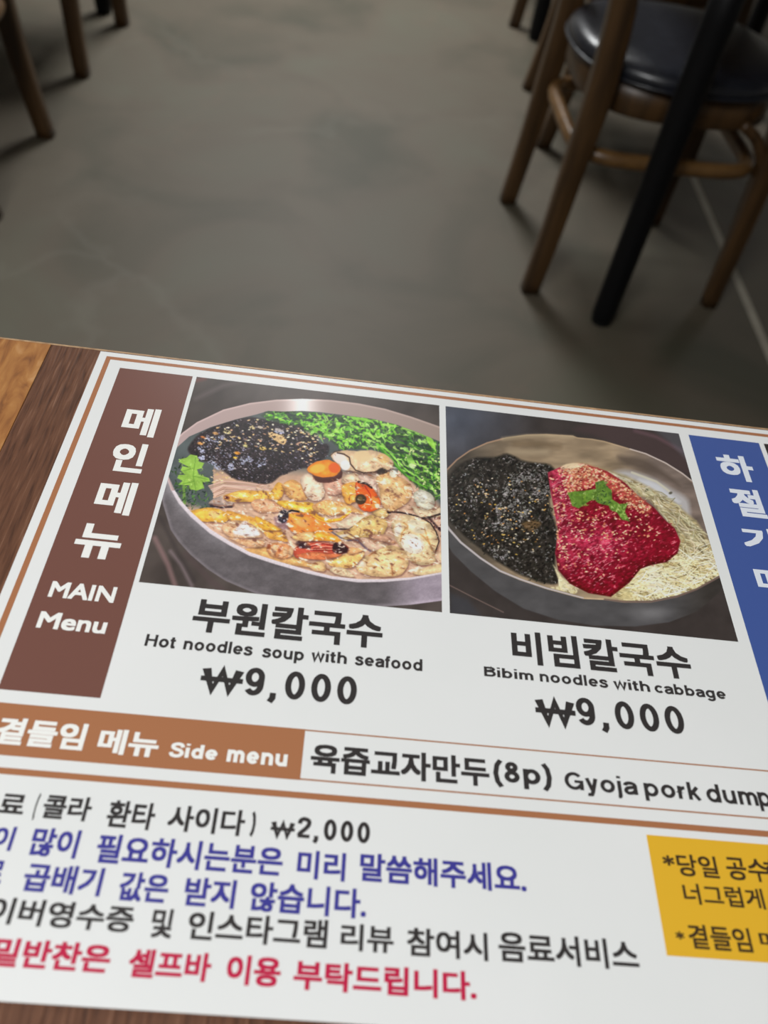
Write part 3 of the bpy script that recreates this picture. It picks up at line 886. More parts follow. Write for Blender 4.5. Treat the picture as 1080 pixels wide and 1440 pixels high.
for q, r_, col in (((245, 405), 3.4, (205, 135, 85)), ((225, 452), 4, (225, 165, 105)), ((505, 525), 4.2, (220, 150, 60)), ((490, 560), 3, (235, 190, 90)), ((430, 365), 5.5, (222, 208, 160)), ((570, 470), 4, (205, 195, 140)), ((700, 490), 5, (225, 195, 120)), ((620, 333), 4.2, (222, 205, 160)), ((340, 375), 4, (205, 160, 110)), ((680, 330), 4, (224, 208, 190))):
    c1.ell(*A([q])[0], r_, r_ * .5, .2, col, .9, 1.2)
c1.poly(A([(740, 370), (830, 385), (880, 420), (860, 460), (800, 435)]), (218, 185, 140), .95, 1.5, True, tex=(4, .15))
c1.poly(A([(790, 340), (830, 340), (860, 365), (810, 362)]), (200, 190, 185), .8, 1.5, True)

# herbs: chopped leaves along the far side
herb1 = A([(680, 240), (740, 205), (860, 200), (1000, 210)]) + B([(90, 120), (300, 135), (520, 160), (700, 205), (860, 265), (1030, 340), (1040, 780), (930, 735), (850, 680), (740, 580), (690, 500), (610, 420), (500, 385), (260, 385), (160, 300), (60, 280), (0, 255)]) + A([(1000, 330), (850, 300), (740, 275)])
c1.poly(herb1, (66, 84, 62), .75, 3, tex=(6, .35))
GR = [(122, 176, 74), (96, 150, 62), (150, 200, 96), (74, 120, 52), (166, 204, 120), (58, 98, 48), (132, 186, 84)]
def leafs(poly, n_, lo, hi, wlo, whi, cols, ang=None, can=c1):
    def f(x, y):
        a = rnd.uniform(0, 6.28) if ang is None else ang(x, y) + rnd.gauss(0, .5)
        l = rnd.uniform(lo, hi); bnd = rnd.uniform(-.6, .6)
        p0 = (x, y); p1 = (x + l * .5 * math.cos(a), y + l * .5 * math.sin(a)); p2 = (x + l * math.cos(a + bnd), y + l * math.sin(a + bnd))
        can.stroke([p0, p1, p2], rnd.uniform(wlo, whi), jit(rnd.choice(cols), 16), rnd.uniform(.75, 1), .9, w1=.5)
    scatter(poly, n_, f)
arc = lambda x, y: .12 + max(0, (x - 480) / 150) * .9
leafs(herb1, 240, 5, 13, 1.6, 3.2, [(60, 92, 52), (78, 112, 58), (50, 74, 48)], arc)
leafs(herb1, 260, 4, 12, 1.6, 4.6, GR, arc)
leafs(B([(90, 120), (520, 150), (700, 200), (690, 260), (520, 330), (330, 370), (180, 270)]), 130, 3, 9, 2, 4.5, [(150, 205, 90), (128, 190, 76), (176, 214, 124), (106, 166, 64)])
leafs(B([(0, 190), (100, 170), (250, 260), (330, 330), (300, 380), (120, 270), (0, 240)]), 60, 4, 9, 2, 4, [(150, 205, 90), (128, 190, 76), (176, 214, 124)], arc)
for q, w_, col in (([(340, 150), (460, 165), (580, 200), (700, 215)], 4.5, (140, 196, 84)), ([(740, 220), (830, 250), (930, 290), (1010, 310)], 5, (150, 190, 104)), ([(540, 350), (620, 430), (700, 520), (790, 610), (930, 690)], 4, (108, 170, 66)), ([(580, 350), (680, 460), (780, 560), (900, 630)], 3, (146, 200, 96)), ([(560, 380), (660, 500), (760, 590)], 3, (70, 122, 50)), ([(900, 400), (1010, 430)], 3.4, (126, 176, 80)), ([(700, 330), (830, 370), (960, 420)], 3, (84, 130, 60)), ([(480, 270), (520, 310), (640, 260)], 4.5, (160, 208, 106)), ([(380, 290), (330, 380)], 5, (136, 194, 80))):
    c1.stroke(B(q), w_, col, .95, 1, w1=1.6)
c1.poly(B([(910, 300), (960, 310), (985, 380), (950, 370)]), (150, 196, 90), .95, 1.2, True)
c1.poly(B([(760, 430), (800, 440), (840, 520), (790, 520)]), (140, 186, 96), .9, 1.2, True)
c1.ell(*B([(810, 515)])[0], 5, 3.6, .3, (196, 214, 170), .9, 1.5)
leafs(B([(700, 560), (900, 480), (1030, 480), (1040, 700), (930, 700)]), 70, 2, 6, 1, 2.4, [(140, 190, 90), (190, 205, 140), (84, 134, 60), (120, 170, 80)], arc)
def f(x, y): c1.ell(x, y, rnd.uniform(1.1, 2.2), rnd.uniform(.8, 1.3), rnd.uniform(0, 3), jit((206, 216, 160), 14), .9, .8)
scatter(B([(700, 380), (1030, 380), (1040, 740), (900, 660)]), 34, f)
leafs(A([(680, 240), (860, 205), (1080, 230), (1080, 330), (850, 290)]), 40, 4, 9, 2, 3.6, [(126, 190, 70), (150, 208, 84), (80, 140, 56)], lambda x, y: .1)
leafs(A([(700, 210), (850, 195), (960, 200), (900, 225)]), 26, 3, 6, 1.5, 3, [(66, 84, 52), (50, 66, 44)], lambda x, y: -.3)
# cilantro at left
leafs(A([(30, 560), (160, 520), (300, 760), (200, 830), (60, 830), (0, 700)]), 70, 3, 8, 1.5, 3, [(60, 86, 50), (74, 104, 56), (48, 66, 46)])
c1.poly(A([(120, 560), (150, 535), (200, 545), (215, 590), (255, 600), (235, 640), (200, 650), (215, 690), (290, 715), (300, 740), (240, 745), (255, 790), (200, 810), (150, 800), (140, 770), (60, 765), (90, 735), (50, 715), (60, 690), (110, 690), (75, 655), (90, 625), (145, 635), (60, 590), (80, 570)]), (150, 184, 92), 1, 1, tex=(6, .12))
for q in ([(190, 560), (170, 700), (190, 800)], [(170, 640), (100, 660)], [(175, 700), (280, 725)], [(175, 740), (90, 760)]):
    c1.stroke(A(q), 1, (104, 142, 62), .8, .9)
leafs(A([(60, 560), (230, 560), (260, 800), (60, 780)]), 40, 2, 4, .8, 1.6, [(178, 206, 120), (124, 160, 76)])
c1.stroke(C_([(100, 20), (105, 150)]), 4, (120, 150, 80), .9, 1.2)
leafs(C_([(30, 20), (300, 60), (300, 190), (140, 200), (60, 120)]), 70, 2, 5, 1, 2, [(74, 106, 60), (58, 80, 60), (96, 134, 70), (46, 58, 54)])

# noodles and seafood
def food(pts, col, frm, shade=5, tex=(5, .12), hl=None, fold=0):
    P = frm(pts)
    c1.poly([(x + .8, y + 1.8) for x, y in P], (104, 70, 66), .7, 3.5, True)
    c1.poly(P, col, 1, 1.2, True, shade=shade, tex=tex)
    if hl:
        for (a, b_, r1, r2, ag, cc) in hl:
            c1.ell(*frm([(a, b_)])[0], r1, r2, ag, cc, .85, 2)
    Pa = np.array(P)
    for k in range(fold):
        x = rnd.uniform(Pa[:, 0].min(), Pa[:, 0].max()); y = rnd.uniform(Pa[:, 1].min(), Pa[:, 1].max())
        if inpoly(x, y, P):
            a = rnd.uniform(-.6, .9); l = rnd.uniform(2, 6)
            cc = rnd.choice([(180, 128, 90), (245, 228, 205), (160, 105, 80), (238, 205, 160)])
            c1.stroke([(x, y), (x + l * .5 * math.cos(a), y + l * .5 * math.sin(a)), (x + l * math.cos(a + .5), y + l * math.sin(a + .5))], rnd.uniform(.7, 1.5), cc, .6, 1)
for k in range(9):
    y = 745 + k * 9
    c1.stroke(A([(290 + k * 6, y + 30), (400, y - 5 + 10 * math.sin(k)), (560, y + 5), (740, y + 30)]), 1.7, jit((206, 176, 160), 16), .95, .9)
    c1.stroke(A([(300 + k * 6, y + 36), (420, y + 2), (560, y + 11), (720, y + 34)]), .7, (128, 96, 88), .8, .8)
food([(290, 150), (330, 115), (400, 92), (470, 110), (470, 165), (380, 160)], (196, 174, 164), C_, fold=8)
c1.stroke(C_([(305, 170), (380, 182), (465, 178)]), 2.6, (62, 50, 56), .95, 1)
food([(560, 500), (750, 485), (900, 540), (1000, 580), (1100, 640), (900, 615), (700, 560)], (232, 184, 128), C_, 7, fold=14)
food([(400, 95), (520, 55), (640, 55), (750, 65), (750, 120), (640, 140), (520, 140), (430, 132)], (240, 188, 104), C_, 6, hl=[(520, 80, 9, 3, 0, (250, 212, 130))], fold=6)
c1.ell(*C_([(425, 107)])[0], 4.4, 2.8, .2, (140, 84, 62), .95, 1.4)
c1.ell(*C_([(425, 107)])[0], 2, 1.3, .2, (70, 40, 40), .95, 1)
food([(610, 150), (660, 120), (760, 120), (850, 170), (840, 210), (740, 220), (650, 210)], (224, 176, 142), C_, 5, fold=22)
food([(740, 100), (790, 20), (820, -10), (860, 20), (840, 110), (780, 125)], (238, 184, 96), C_, 5, fold=6)
food([(850, 10), (930, -30), (1010, 30), (1050, 100), (1000, 130), (900, 110)], (230, 178, 120), C_, 6, fold=16)
food([(990, -10), (1040, -60), (1100, -30), (1150, 60), (1130, 120), (1060, 90)], (232, 206, 190), C_, 6, fold=10)
food([(800, 135), (880, 130), (960, 140), (1080, 150), (1110, 220), (1040, 235), (950, 205), (860, 185)], (244, 192, 92), C_, 6, fold=5)
food([(145, 212), (250, 185), (340, 188), (440, 235), (420, 292), (300, 290), (230, 288), (180, 250)], (240, 188, 98), C_, 6, hl=[(330, 235, 8, 5, .2, (246, 206, 150))], fold=5)
food([(430, 205), (560, 240), (700, 280), (830, 350), (890, 440), (820, 432), (740, 415), (690, 360), (600, 335), (450, 275)], (236, 178, 98), C_, 6, fold=6)
food([(640, 250), (760, 300), (840, 350), (700, 350)], (240, 184, 88), C_, 5)
food([(385, 335), (450, 285), (560, 285), (640, 325), (695, 385), (670, 412), (500, 412), (430, 395)], (224, 184, 150), C_, 6, fold=18)
c1.poly(C_([(475, 372), (540, 300), (575, 285), (600, 330), (650, 345), (680, 385), (640, 402), (530, 396)]), (240, 232, 232), .95, 3, True)
food([(440, 410), (560, 425), (700, 430), (700, 478), (600, 482), (520, 455)], (224, 180, 144), C_, 5, fold=10)
food([(730, 500), (770, 455), (860, 455), (920, 490), (925, 540), (860, 570), (770, 550)], (222, 160, 116), C_, 6, fold=16)
for q in ((780, 510), (870, 520), (910, 520)): c1.ell(*C_([q])[0], 3.2, 6.5, .2, (236, 206, 170), .8, 2.5)
for q in ((830, 500), (745, 475)): c1.ell(*C_([q])[0], 2.5, 5, .4, (150, 84, 60), .8, 2)
# mussel with the black shell, centre left
c1.poly(C_([(790, 250), (880, 280), (900, 340), (860, 350), (800, 320)]), (132, 104, 116), .75, 4, True)
food([(890, 240), (960, 222), (1080, 230), (1180, 300), (1230, 360), (1130, 375), (980, 385), (900, 345)], (240, 150, 84), C_, 8, hl=[(1000, 300, 9, 6, .3, (246, 176, 116)), (960, 250, 12, 3, .2, (250, 190, 90))], fold=6)
c1.ell(*C_([(855, 250)])[0], 7.5, 9.5, .3, (52, 46, 56), 1, 2)
c1.stroke(C_([(880, 222), (920, 204), (972, 214)]), 2.6, (40, 34, 38), 1, 1)
c1.ell(*C_([(838, 245)])[0], 1.8, 1.8, 0, (225, 225, 232), .95, 1)
c1.ell(*C_([(862, 282)])[0], 1.4, 1.4, 0, (170, 165, 180), .9, 1)
# right half
food([(50, 60), (150, 20), (260, 30), (350, 60), (440, 125), (330, 110), (200, 135), (90, 110)], (228, 178, 124), D_, 6, fold=34)
c1.stroke(D_([(50, 120), (110, 160), (180, 178), (260, 165), (340, 105)]), 6.5, (240, 180, 76), 1, 1.2, w1=3)
c1.stroke(D_([(60, 132), (120, 168), (190, 184), (270, 172), (345, 112)]), 1, (176, 110, 60), .8, 1)
food([(230, 205), (350, 140), (440, 130), (460, 155), (380, 210), (300, 240)], (232, 206, 180), D_, 5, fold=6)
c1.stroke(D_([(180, 240), (260, 238), (330, 240), (380, 205), (445, 152)]), 2.2, (52, 44, 54), .9, 1, w1=1.2)
food([(220, 275), (330, 235), (400, 180), (500, 130), (590, 150), (620, 200), (600, 260), (560, 300), (420, 300), (300, 318)], (222, 188, 132), D_, 8, hl=[(460, 190, 9, 5, -.4, (236, 214, 160)), (280, 290, 9, 2, -.2, (236, 228, 222))], fold=12)
for k in range(6): c1.stroke(D_([(420 + k * 28, 245), (405 + k * 28, 290)]), .8, (120, 92, 60), .7, .8)
c1.stroke(D_([(200, 262), (260, 300), (300, 325), (420, 322)]), 2, (90, 84, 104), .8, 1.5)
food([(500, 95), (560, 80), (640, 90), (610, 150), (520, 130)], (210, 180, 130), D_, 5, fold=4)
food([(400, 315), (480, 305), (560, 340), (640, 350), (560, 400), (500, 400)], (226, 194, 172), D_, 5, fold=8)
c1.stroke(D_([(400, 330), (450, 380), (490, 405)]), 2.4, (90, 80, 104), .75, 2)
food([(480, 290), (600, 280), (670, 320), (660, 350), (560, 325)], (220, 176, 150), D_, 5, fold=8)
food([(650, 210), (690, 150), (780, 130), (900, 160), (990, 250), (1012, 340), (980, 430), (990, 480), (900, 515), (800, 485), (740, 400), (690, 330)], (228, 202, 164), D_, 12, hl=[(810, 350, 17, 13, .5, (232, 224, 214)), (830, 350, 9, 7, .4, (240, 238, 238)), (850, 220, 14, 9, .4, (226, 214, 190)), (700, 240, 5, 9, .2, (236, 226, 216))], fold=22)
for q in ([(720, 330), (730, 270), (760, 230)], [(900, 230), (930, 320), (960, 400)], [(870, 280), (900, 300), (940, 350)], [(740, 190), (775, 210), (770, 240)]):
    c1.stroke(D_(q), 1.6, (176, 122, 66), .7, 2)
c1.stroke(D_([(620, 105), (720, 112), (800, 128), (880, 150), (950, 195), (990, 260), (1012, 330), (985, 410)]), 2.4, (52, 42, 46), .95, 1, w1=1.6)
c1.ell(*D_([(632, 108)])[0], 3, 2.5, .2, (44, 34, 38), 1, 1)
c1.ell(*D_([(690, 155)])[0], 4.5, 2.6, .1, (226, 180, 160), .95, 1.5)
food([(540, 400), (640, 360), (740, 400), (780, 500), (720, 585), (600, 602), (500, 595), (400, 560), (385, 495), (460, 440)], (230, 196, 152), D_, 10, hl=[(600, 430, 11, 8, .2, (232, 206, 160)), (420, 500, 7, 4, .4, (240, 226, 210))], fold=34)
for q in ([(650, 500), (660, 590)], [(700, 450), (750, 470)], [(540, 520), (500, 540)], [(480, 440), (525, 410)]):
    c1.stroke(D_(q), 1.6, (170, 110, 80), .8, 1.5)
food([(170, 495), (260, 440), (340, 410), (430, 400), (440, 440), (370, 520), (300, 535), (230, 530)], (240, 196, 132), D_, 7, fold=4)
food([(180, 545), (240, 525), (310, 545), (370, 600), (290, 598), (220, 575)], (236, 212, 180), D_, 5, fold=5)
food([(30, 520), (110, 480), (150, 520), (140, 560), (60, 550)], (234, 196, 150), D_, 5, fold=6)
food([(810, 570), (900, 530), (1050, 500), (1060, 560), (900, 590)], (234, 208, 168), D_, 6, fold=4)
food([(980, 430), (1060, 400), (1060, 500), (1000, 480)], (228, 196, 168), D_, 5, fold=6)
food([(320, 380), (400, 380), (440, 400), (330, 430)], (226, 176, 130), D_, 4)
# open mussel
food([(-90, 395), (0, 325), (120, 330), (220, 350), (300, 355), (325, 390), (270, 425), (100, 425), (-60, 460)], (196, 96, 78), D_, 5, fold=6)
for q in ([(40, 370), (130, 350), (230, 365)], [(60, 385), (150, 380), (230, 385)], [(30, 400), (120, 400), (220, 400)]):
    c1.stroke(D_(q), 1.6, (140, 40, 40), .9, 1)
    c1.stroke([(x, y - 1.6) for x, y in D_(q)], 1, (240, 190, 170), .7, 1)
c1.poly(D_([(215, 345), (270, 345), (320, 380), (310, 415), (250, 425), (205, 405)]), (50, 30, 36), .97, 2.5, True)
food([(-80, 300), (0, 262), (120, 258), (220, 285), (275, 340), (190, 330), (60, 328), (-20, 330)], (248, 168, 80), D_, 6, hl=[(60, 285, 14, 3, .05, (252, 196, 96))])
food([(-60, 440), (40, 412), (160, 425), (270, 430), (200, 460), (60, 470)], (230, 140, 100), D_, 5)
c1.ell(*C_([(1000, 465)])[0], 9, 5, .3, (54, 38, 44), .95, 2)
c1.ell(*C_([(1040, 480)])[0], 5, 3, .3, (90, 60, 60), .95, 1.5)
c1.ell(*C_([(985, 485)])[0], 2, 1.4, 0, (230, 225, 230), .9, 1)
food([(920, 405), (1000, 372), (1080, 372), (1080, 430), (980, 435)], (236, 192, 140), C_, 4)
# upper right
food([(190, 430), (260, 402), (330, 396), (400, 405), (500, 395), (600, 425), (665, 485), (640, 540), (560, 556), (450, 572), (350, 552), (300, 545), (240, 500)], (226, 196, 164), B, 9, hl=[(430, 440, 12, 8, .1, (224, 200, 160)), (590, 460, 9, 6, .5, (214, 176, 124)), (260, 460, 11, 7, .5, (236, 224, 220)), (300, 510, 7, 7, .5, (240, 236, 236))], fold=12)
c1.stroke(B([(240, 415), (290, 425), (330, 450), (340, 500), (380, 548), (440, 568), (520, 562), (590, 540)]), 2, (66, 48, 44), .9, 1)
c1.stroke(B([(180, 440), (220, 405), (260, 400)]), 1.6, (80, 64, 60), .8, 1)
food([(-40, 620), (10, 570), (90, 610), (140, 680), (130, 760), (60, 780), (0, 740)], (232, 208, 186), B, 6, fold=10)
food([(130, 620), (260, 600), (290, 640), (270, 720), (170, 730)], (214, 170, 150), B, 6, fold=6)
food([(280, 600), (380, 570), (420, 620), (380, 690), (290, 660)], (226, 198, 170), B, 5, fold=8)
food([(400, 590), (470, 590), (530, 640), (545, 720), (590, 800), (570, 820), (520, 700), (440, 640)], (226, 196, 180), B, 4, fold=4)
food([(535, 600), (620, 560), (700, 590), (790, 650), (805, 730), (760, 800), (640, 860), (570, 790), (560, 690)], (226, 184, 138), B, 8, fold=48, hl=[(620, 780, 10, 5, .6, (242, 214, 176)), (590, 640, 5, 3, 0, (236, 190, 170)), (680, 700, 9, 5, .2, (238, 206, 160))])
c1.poly(B([(535, 555), (570, 530), (610, 540), (620, 565), (560, 580)]), (60, 50, 46), .9, 2, True)
c1.ell(*B([(665, 575)])[0], 5.5, 5, .8, (222, 218, 200), .95, 1.5)
food([(818, 730), (870, 693), (950, 725), (980, 790), (960, 850), (890, 850), (835, 800)], (214, 208, 190), B, 6, hl=[(880, 750, 8, 7, 0, (226, 222, 210))], fold=5)
food([(800, 820), (900, 850), (1020, 830), (1020, 900), (880, 910)], (220, 200, 172), B, 4, fold=10)
c1.stroke(B([(860, 915), (940, 905), (1020, 880)]), 3, (56, 46, 46), .9, 1.4)
c1.stroke(D_([(930, 150), (980, 200), (1020, 250)]), 3, (70, 54, 58), .8, 1.6)
def f(x, y): c1.ell(x, y, rnd.uniform(1, 2), rnd.uniform(.8, 1.4), rnd.uniform(0, 3), jit(rnd.choice([(90, 60, 60), (230, 205, 195), (60, 46, 52)]), 10), .85, 1)
scatter(D_([(930, 150), (1030, 150), (1030, 300), (980, 230)]), 18, f)
# orange mussels
c1.poly(B([(50, 570), (150, 600), (262, 545), (272, 600), (200, 640), (90, 636)]), (82, 50, 46), .95, 2, True)
food([(10, 540), (60, 490), (160, 468), (240, 498), (264, 545), (220, 590), (130, 602), (50, 578)], (242, 150, 66), B, 6, hl=[(90, 535, 11, 6, -.2, (246, 186, 96)), (215, 530, 8, 7, .3, (238, 104, 60))])
food([(270, 680), (320, 645), (390, 650), (400, 760), (340, 800), (300, 790)], (240, 176, 96), B, 5, fold=10)
food([(380, 640), (450, 650), (520, 700), (565, 780), (555, 830), (500, 860), (430, 850), (390, 790)], (238, 110, 56), B, 7, hl=[(520, 790, 7, 9, -.5, (246, 150, 84))])
c1.stroke(B([(400, 636), (460, 650), (500, 680)]), 3, (44, 32, 34), .95, 1.2)
c1.stroke(B([(450, 670), (490, 730), (500, 800)]), 1.6, (170, 50, 36), .85, 1.2)
c1.ell(*B([(418, 768)])[0], 8, 7.5, 0, (66, 56, 42), .97, 2)
c1.ell(*B([(412, 762)])[0], 3.5, 3, .4, (110, 92, 60), .8, 1.5)
c1.stroke(B([(330, 780), (335, 740), (370, 725)]), 1.4, (176, 110, 60), .8, 1)
c1.grain(herb1, 8, 3.6, .34, 21, (176, 212, 120), .68, (52, 68, 62), .36, tilt=.5)
c1.grain(weed1, 2.6, 1.8, .35, 23, (120, 116, 132), .74, (36, 30, 34), .36, tilt=.6)
# creases, bubbles and glints over the seafood
sea = C_([(330, 120), (700, 0), (900, 0), (1080, 0)]) + B([(300, 560), (560, 420), (660, 480), (800, 640), (1000, 800)]) + D_([(1030, 500), (800, 590), (500, 600), (200, 580)]) + C_([(860, 580), (560, 490), (250, 300)])
def f(x, y):
    a = rnd.uniform(-.5, 1.1); l = rnd.uniform(1.5, 7); b_ = rnd.uniform(-1, 1)
    q = [(x, y), (x + l * .5 * math.cos(a), y + l * .5 * math.sin(a)), (x + l * .5 * math.cos(a) + l * .5 * math.cos(a + b_), y + l * .5 * math.sin(a) + l * .5 * math.sin(a + b_))]
    c1.stroke(q, rnd.uniform(.6, 1.4), rnd.choice([(120, 76, 60), (164, 112, 76), (250, 236, 218), (245, 214, 160), (150, 96, 80), (196, 150, 120)]), rnd.uniform(.3, .75), 1, w1=.5)
scatter(sea, 420, f)
def f(x, y): c1.ell(x, y, rnd.uniform(.6, 1.5), rnd.uniform(.5, 1.1), 0, (252, 244, 232), rnd.uniform(.5, .9), .9)
scatter(sea, 90, f)
c1.grain(sea, 7, 3.2, .13, 25, (250, 234, 214), .70, (150, 100, 76), .27, tilt=.35)
c1.grain(sea, 12, 6, .16, 27, (252, 240, 226), .72, (126, 86, 76), .26, tilt=.5)
c1.mask(food1)
c1.grain(wall1, 2.0, 1.6, .06, 29)
c1.build('food_photo', 'printed photo of a steel bowl of seafood noodle soup')

# ================= photograph 2: noodles with red sauce
E4 = fr(610, 560, 2.298); P2a = fr(620, 600, 5.4); P2b = fr(760, 630, 5.4); P2c = fr(620, 740, 5.4); P2d = fr(850, 660, 5.4)
c2 = Canvas(.1984, .6408, .6846, 1.1384, .0011)
n = vnoise(c2.X, c2.Y, 26, 9, 4)[..., None]
top = np.clip((700 - c2.Y) / 110, 0, 1)[..., None]
lft = np.clip((760 - c2.X) / 110, 0, 1)[..., None]
c2.C[:] = (np.array([70, 64, 62]) + top * lft * np.array([14, 24, 38])) * (.86 + .28 * n)
c2.poly(E4([(450, 100), (560, 80), (700, 110), (830, 180), (860, 260), (700, 190), (540, 130)]), (82, 68, 68), .8, 8, True)
c2.stroke(E4([(650, 105), (720, 125), (800, 170)]), 4, (120, 92, 100), .6, 5)
c2.poly(E4([(700, 90), (800, 110), (830, 210), (760, 140)]), (104, 104, 112), .5, 6, True)
c2.stroke(E4([(52, 605), (130, 645), (225, 692)]), 1.2, (132, 112, 106), .9, 1.2)
c2.poly(E4([(52, 630), (110, 650), (150, 700), (52, 700)]), (72, 76, 84), .5, 8)
wall2 = E4([(30, 300), (44, 470), (60, 500), (120, 560), (200, 625), (290, 680), (400, 716), (520, 735), (650, 738), (760, 724), (850, 690), (920, 630), (960, 560), (900, 400)])
def shade_wall2(X, Y, sd):
    nn = vnoise(X * .5, Y, 10, 4, 3)[..., None]
    col = np.array([88, 86, 87.]) * (.9 + .2 * nn)
    g = np.exp(-((Y - 560 - 2.298 * 0 - (205 + (X - 690) * .72)) / 13) ** 2)[..., None] * np.clip((740 - X) / 60, 0, 1)[..., None]
    g2 = (np.exp(-((X - 915) / 26) ** 2) * np.exp(-((Y - 862) / 10) ** 2))[..., None]
    dk = np.clip((X - 940) / 50, 0, 1)[..., None]
    return col + g * 30 + g2 * 30 - dk * np.array([18, 20, 24])
c2.poly(wall2, (90, 88, 88), 1, 1.5, shade=shade_wall2)
rim2 = P2a([(10, 420), (50, 325), (120, 250), (220, 180), (350, 120), (500, 80), (650, 60), (800, 56), (1000, 68)]) + P2b([(280, -80), (390, -70), (480, -54), (590, -22), (680, 5), (800, 40), (950, 110), (1080, 190), (1180, 280)]) + P2d([(900, 600), (905, 790), (880, 818), (700, 915), (550, 972), (350, 1012), (150, 1012), (0, 992)]) + P2c([(1080, 552), (1000, 532), (800, 478), (600, 410), (450, 348), (300, 250), (150, 130), (60, 28), (20, -40)])
def shade_in2(X, Y, sd):
    t = np.clip((X - 640) / 90, 0, 1)[..., None]
    r = np.clip((X - 860) / 60, 0, 1)[..., None]
    col = np.array([78, 72, 66.]) * (1 - t) + np.array([158, 138, 114.]) * t
    col = col * (1 - r) + np.array([124, 110, 102.]) * r
    nn = vnoise(X * .5, Y * 1.6, 18, 44, 3)[..., None]
    col = col * (.74 + .5 * nn)
    e = np.clip(1 - sd / 2.4, 0, 1)[..., None]
    return col + e * np.array([46, 38, 28])
c2.poly(rim2, (0, 0, 0), 1, 1, shade=shade_in2)
c2.stroke(P2c([(20, -50), (60, 20), (150, 122), (300, 242), (450, 340), (600, 402), (800, 470), (1000, 524), (1080, 545)]), 3.2, (196, 188, 190), .95, 1.1, w1=1.6)
c2.stroke(P2d([(0, 987), (150, 1006), (350, 1006), (550, 967), (700, 912), (885, 810)]), 2, (120, 100, 92), .95, 1.2)
c2.stroke(P2b([(680, 8), (800, 44), (950, 114), (1080, 196), (1150, 250)]), 1.6, (210, 196, 190), .9, 1)
c2.stroke(P2a([(48, 325), (120, 252), (220, 182), (350, 124), (470, 92)]), 1.8, (176, 142, 118), .9, 1.4)
c2.stroke(P2a([(470, 92), (650, 70), (800, 68), (1000, 80)]), 4, (186, 168, 138), .6, 5)
c2.stroke(P2a([(520, 190), (650, 195), (800, 190)]), 9, (178, 160, 134), .55, 8)
c2.stroke(P2a([(560, 130), (700, 130), (900, 150)]), 7, (116, 98, 76), .5, 7)
c2.poly(P2b([(590, 60), (760, 80), (930, 170), (1060, 290), (900, 210), (720, 150), (620, 110)]), (92, 80, 72), .7, 7, True)
c2.poly(P2b([(520, 200), (640, 170), (800, 210), (960, 290), (1120, 400), (1120, 540), (1000, 440), (820, 320), (640, 260)]), (186, 182, 182), .95, 8, True)
c2.poly(P2b([(740, 240), (860, 260), (980, 340), (1060, 410), (1000, 400), (860, 330)]), (206, 206, 210), .9, 6, True)
c2.keep()
# seaweed
weed2 = E4([(44, 300), (60, 235), (120, 195), (200, 190), (235, 180), (300, 205), (375, 215), (392, 250), (372, 330), (398, 430), (392, 540), (400, 600), (330, 590), (240, 550), (140, 480), (62, 410), (44, 390)])
c2.poly(weed2, (54, 50, 46), 1, 4, smooth=True, tex=(6, .22))
def f(x, y):
    a = rnd.uniform(0, 3.14); l = rnd.uniform(1, 4)
    c2.stroke([(x, y), (x + l * math.cos(a), y + l * math.sin(a)), (x + l * 1.4 * math.cos(a + .6), y + l * 1.4 * math.sin(a + .6))], rnd.uniform(.8, 2), jit(rnd.choice([(40, 38, 34), (64, 60, 54), (50, 52, 46)]), 8), .8, .9)
scatter(weed2, 600, f)
def hl2(a0, a1, lo, hi):
    def f(x, y):
        a = rnd.uniform(a0, a1); l = rnd.uniform(lo, hi)
        c2.stroke([(x, y), (x + l * .6 * math.cos(a), y + l * .6 * math.sin(a)), (x + l * math.cos(a + .7), y + l * math.sin(a + .7))], rnd.uniform(.6, 1.3), jit(rnd.choice([(138, 134, 132), (168, 164, 164), (112, 108, 102)]), 16), rnd.uniform(.5, .95), .9)
    return f
scatter(weed2, 300, hl2(-1, 1, 1, 3.5))
scatter(P2a([(480, 360), (720, 330), (850, 500), (700, 640), (500, 800), (360, 800), (470, 600), (460, 470)]), 380, hl2(-1.2, .8, 1, 4))
scatter(P2a([(200, 440), (420, 430), (430, 560), (250, 640), (150, 600)]), 70, hl2(-.9, .9, 1, 3))
scatter(P2c([(360, 160), (520, 180), (500, 270), (400, 270)]), 40, hl2(-.9, .9, 1, 3))
scatter(P2c([(620, 330), (690, 340), (680, 400), (620, 390)]), 14, hl2(-.9, .9, 1, 2))
scatter(P2a([(560, 260), (830, 290), (800, 400), (600, 400)]), 60, hl2(-.9, .3, 1, 3))
for q in ([(690, 530), (740, 460), (830, 520), (760, 540)], [(570, 700), (640, 620), (710, 610), (660, 680)], [(500, 610), (580, 540), (590, 570), (520, 630)], [(510, 420), (600, 370), (730, 360), (600, 420)], [(350, 750), (460, 680), (530, 740), (520, 800), (380, 800)], [(470, 470), (510, 460), (500, 530), (470, 540)], [(400, 620), (450, 560), (460, 640), (420, 660)]):
    scatter(P2a(q), 34, hl2(-1.1, .2, 1, 3))
c2.poly(P2a([(610, 740), (700, 710), (760, 740), (680, 790)]), (128, 100, 68), .7, 4, True)
def f(x, y): c2.ell(x, y, rnd.uniform(1, 2), rnd.uniform(.7, 1.1), rnd.uniform(-.4, .6), jit(rnd.choice([(214, 178, 96), (206, 150, 90), (214, 200, 180), (220, 196, 150)]), 14), .9, .8)
scatter(P2a([(120, 480), (450, 360), (800, 480), (860, 640), (760, 760), (600, 900), (300, 900), (100, 700)]), 95, f)
scatter(P2c([(260, 60), (700, 40), (860, 150), (600, 260), (300, 200)]), 26, f)
for q in ((350, 520), (470, 680), (460, 745), (350, 690), (730, 560), (480, 610)):
    x, y = P2a([q])[0]
    for k in range(4): f(x + rnd.uniform(-3, 3), y + rnd.uniform(-2.5, 2.5))
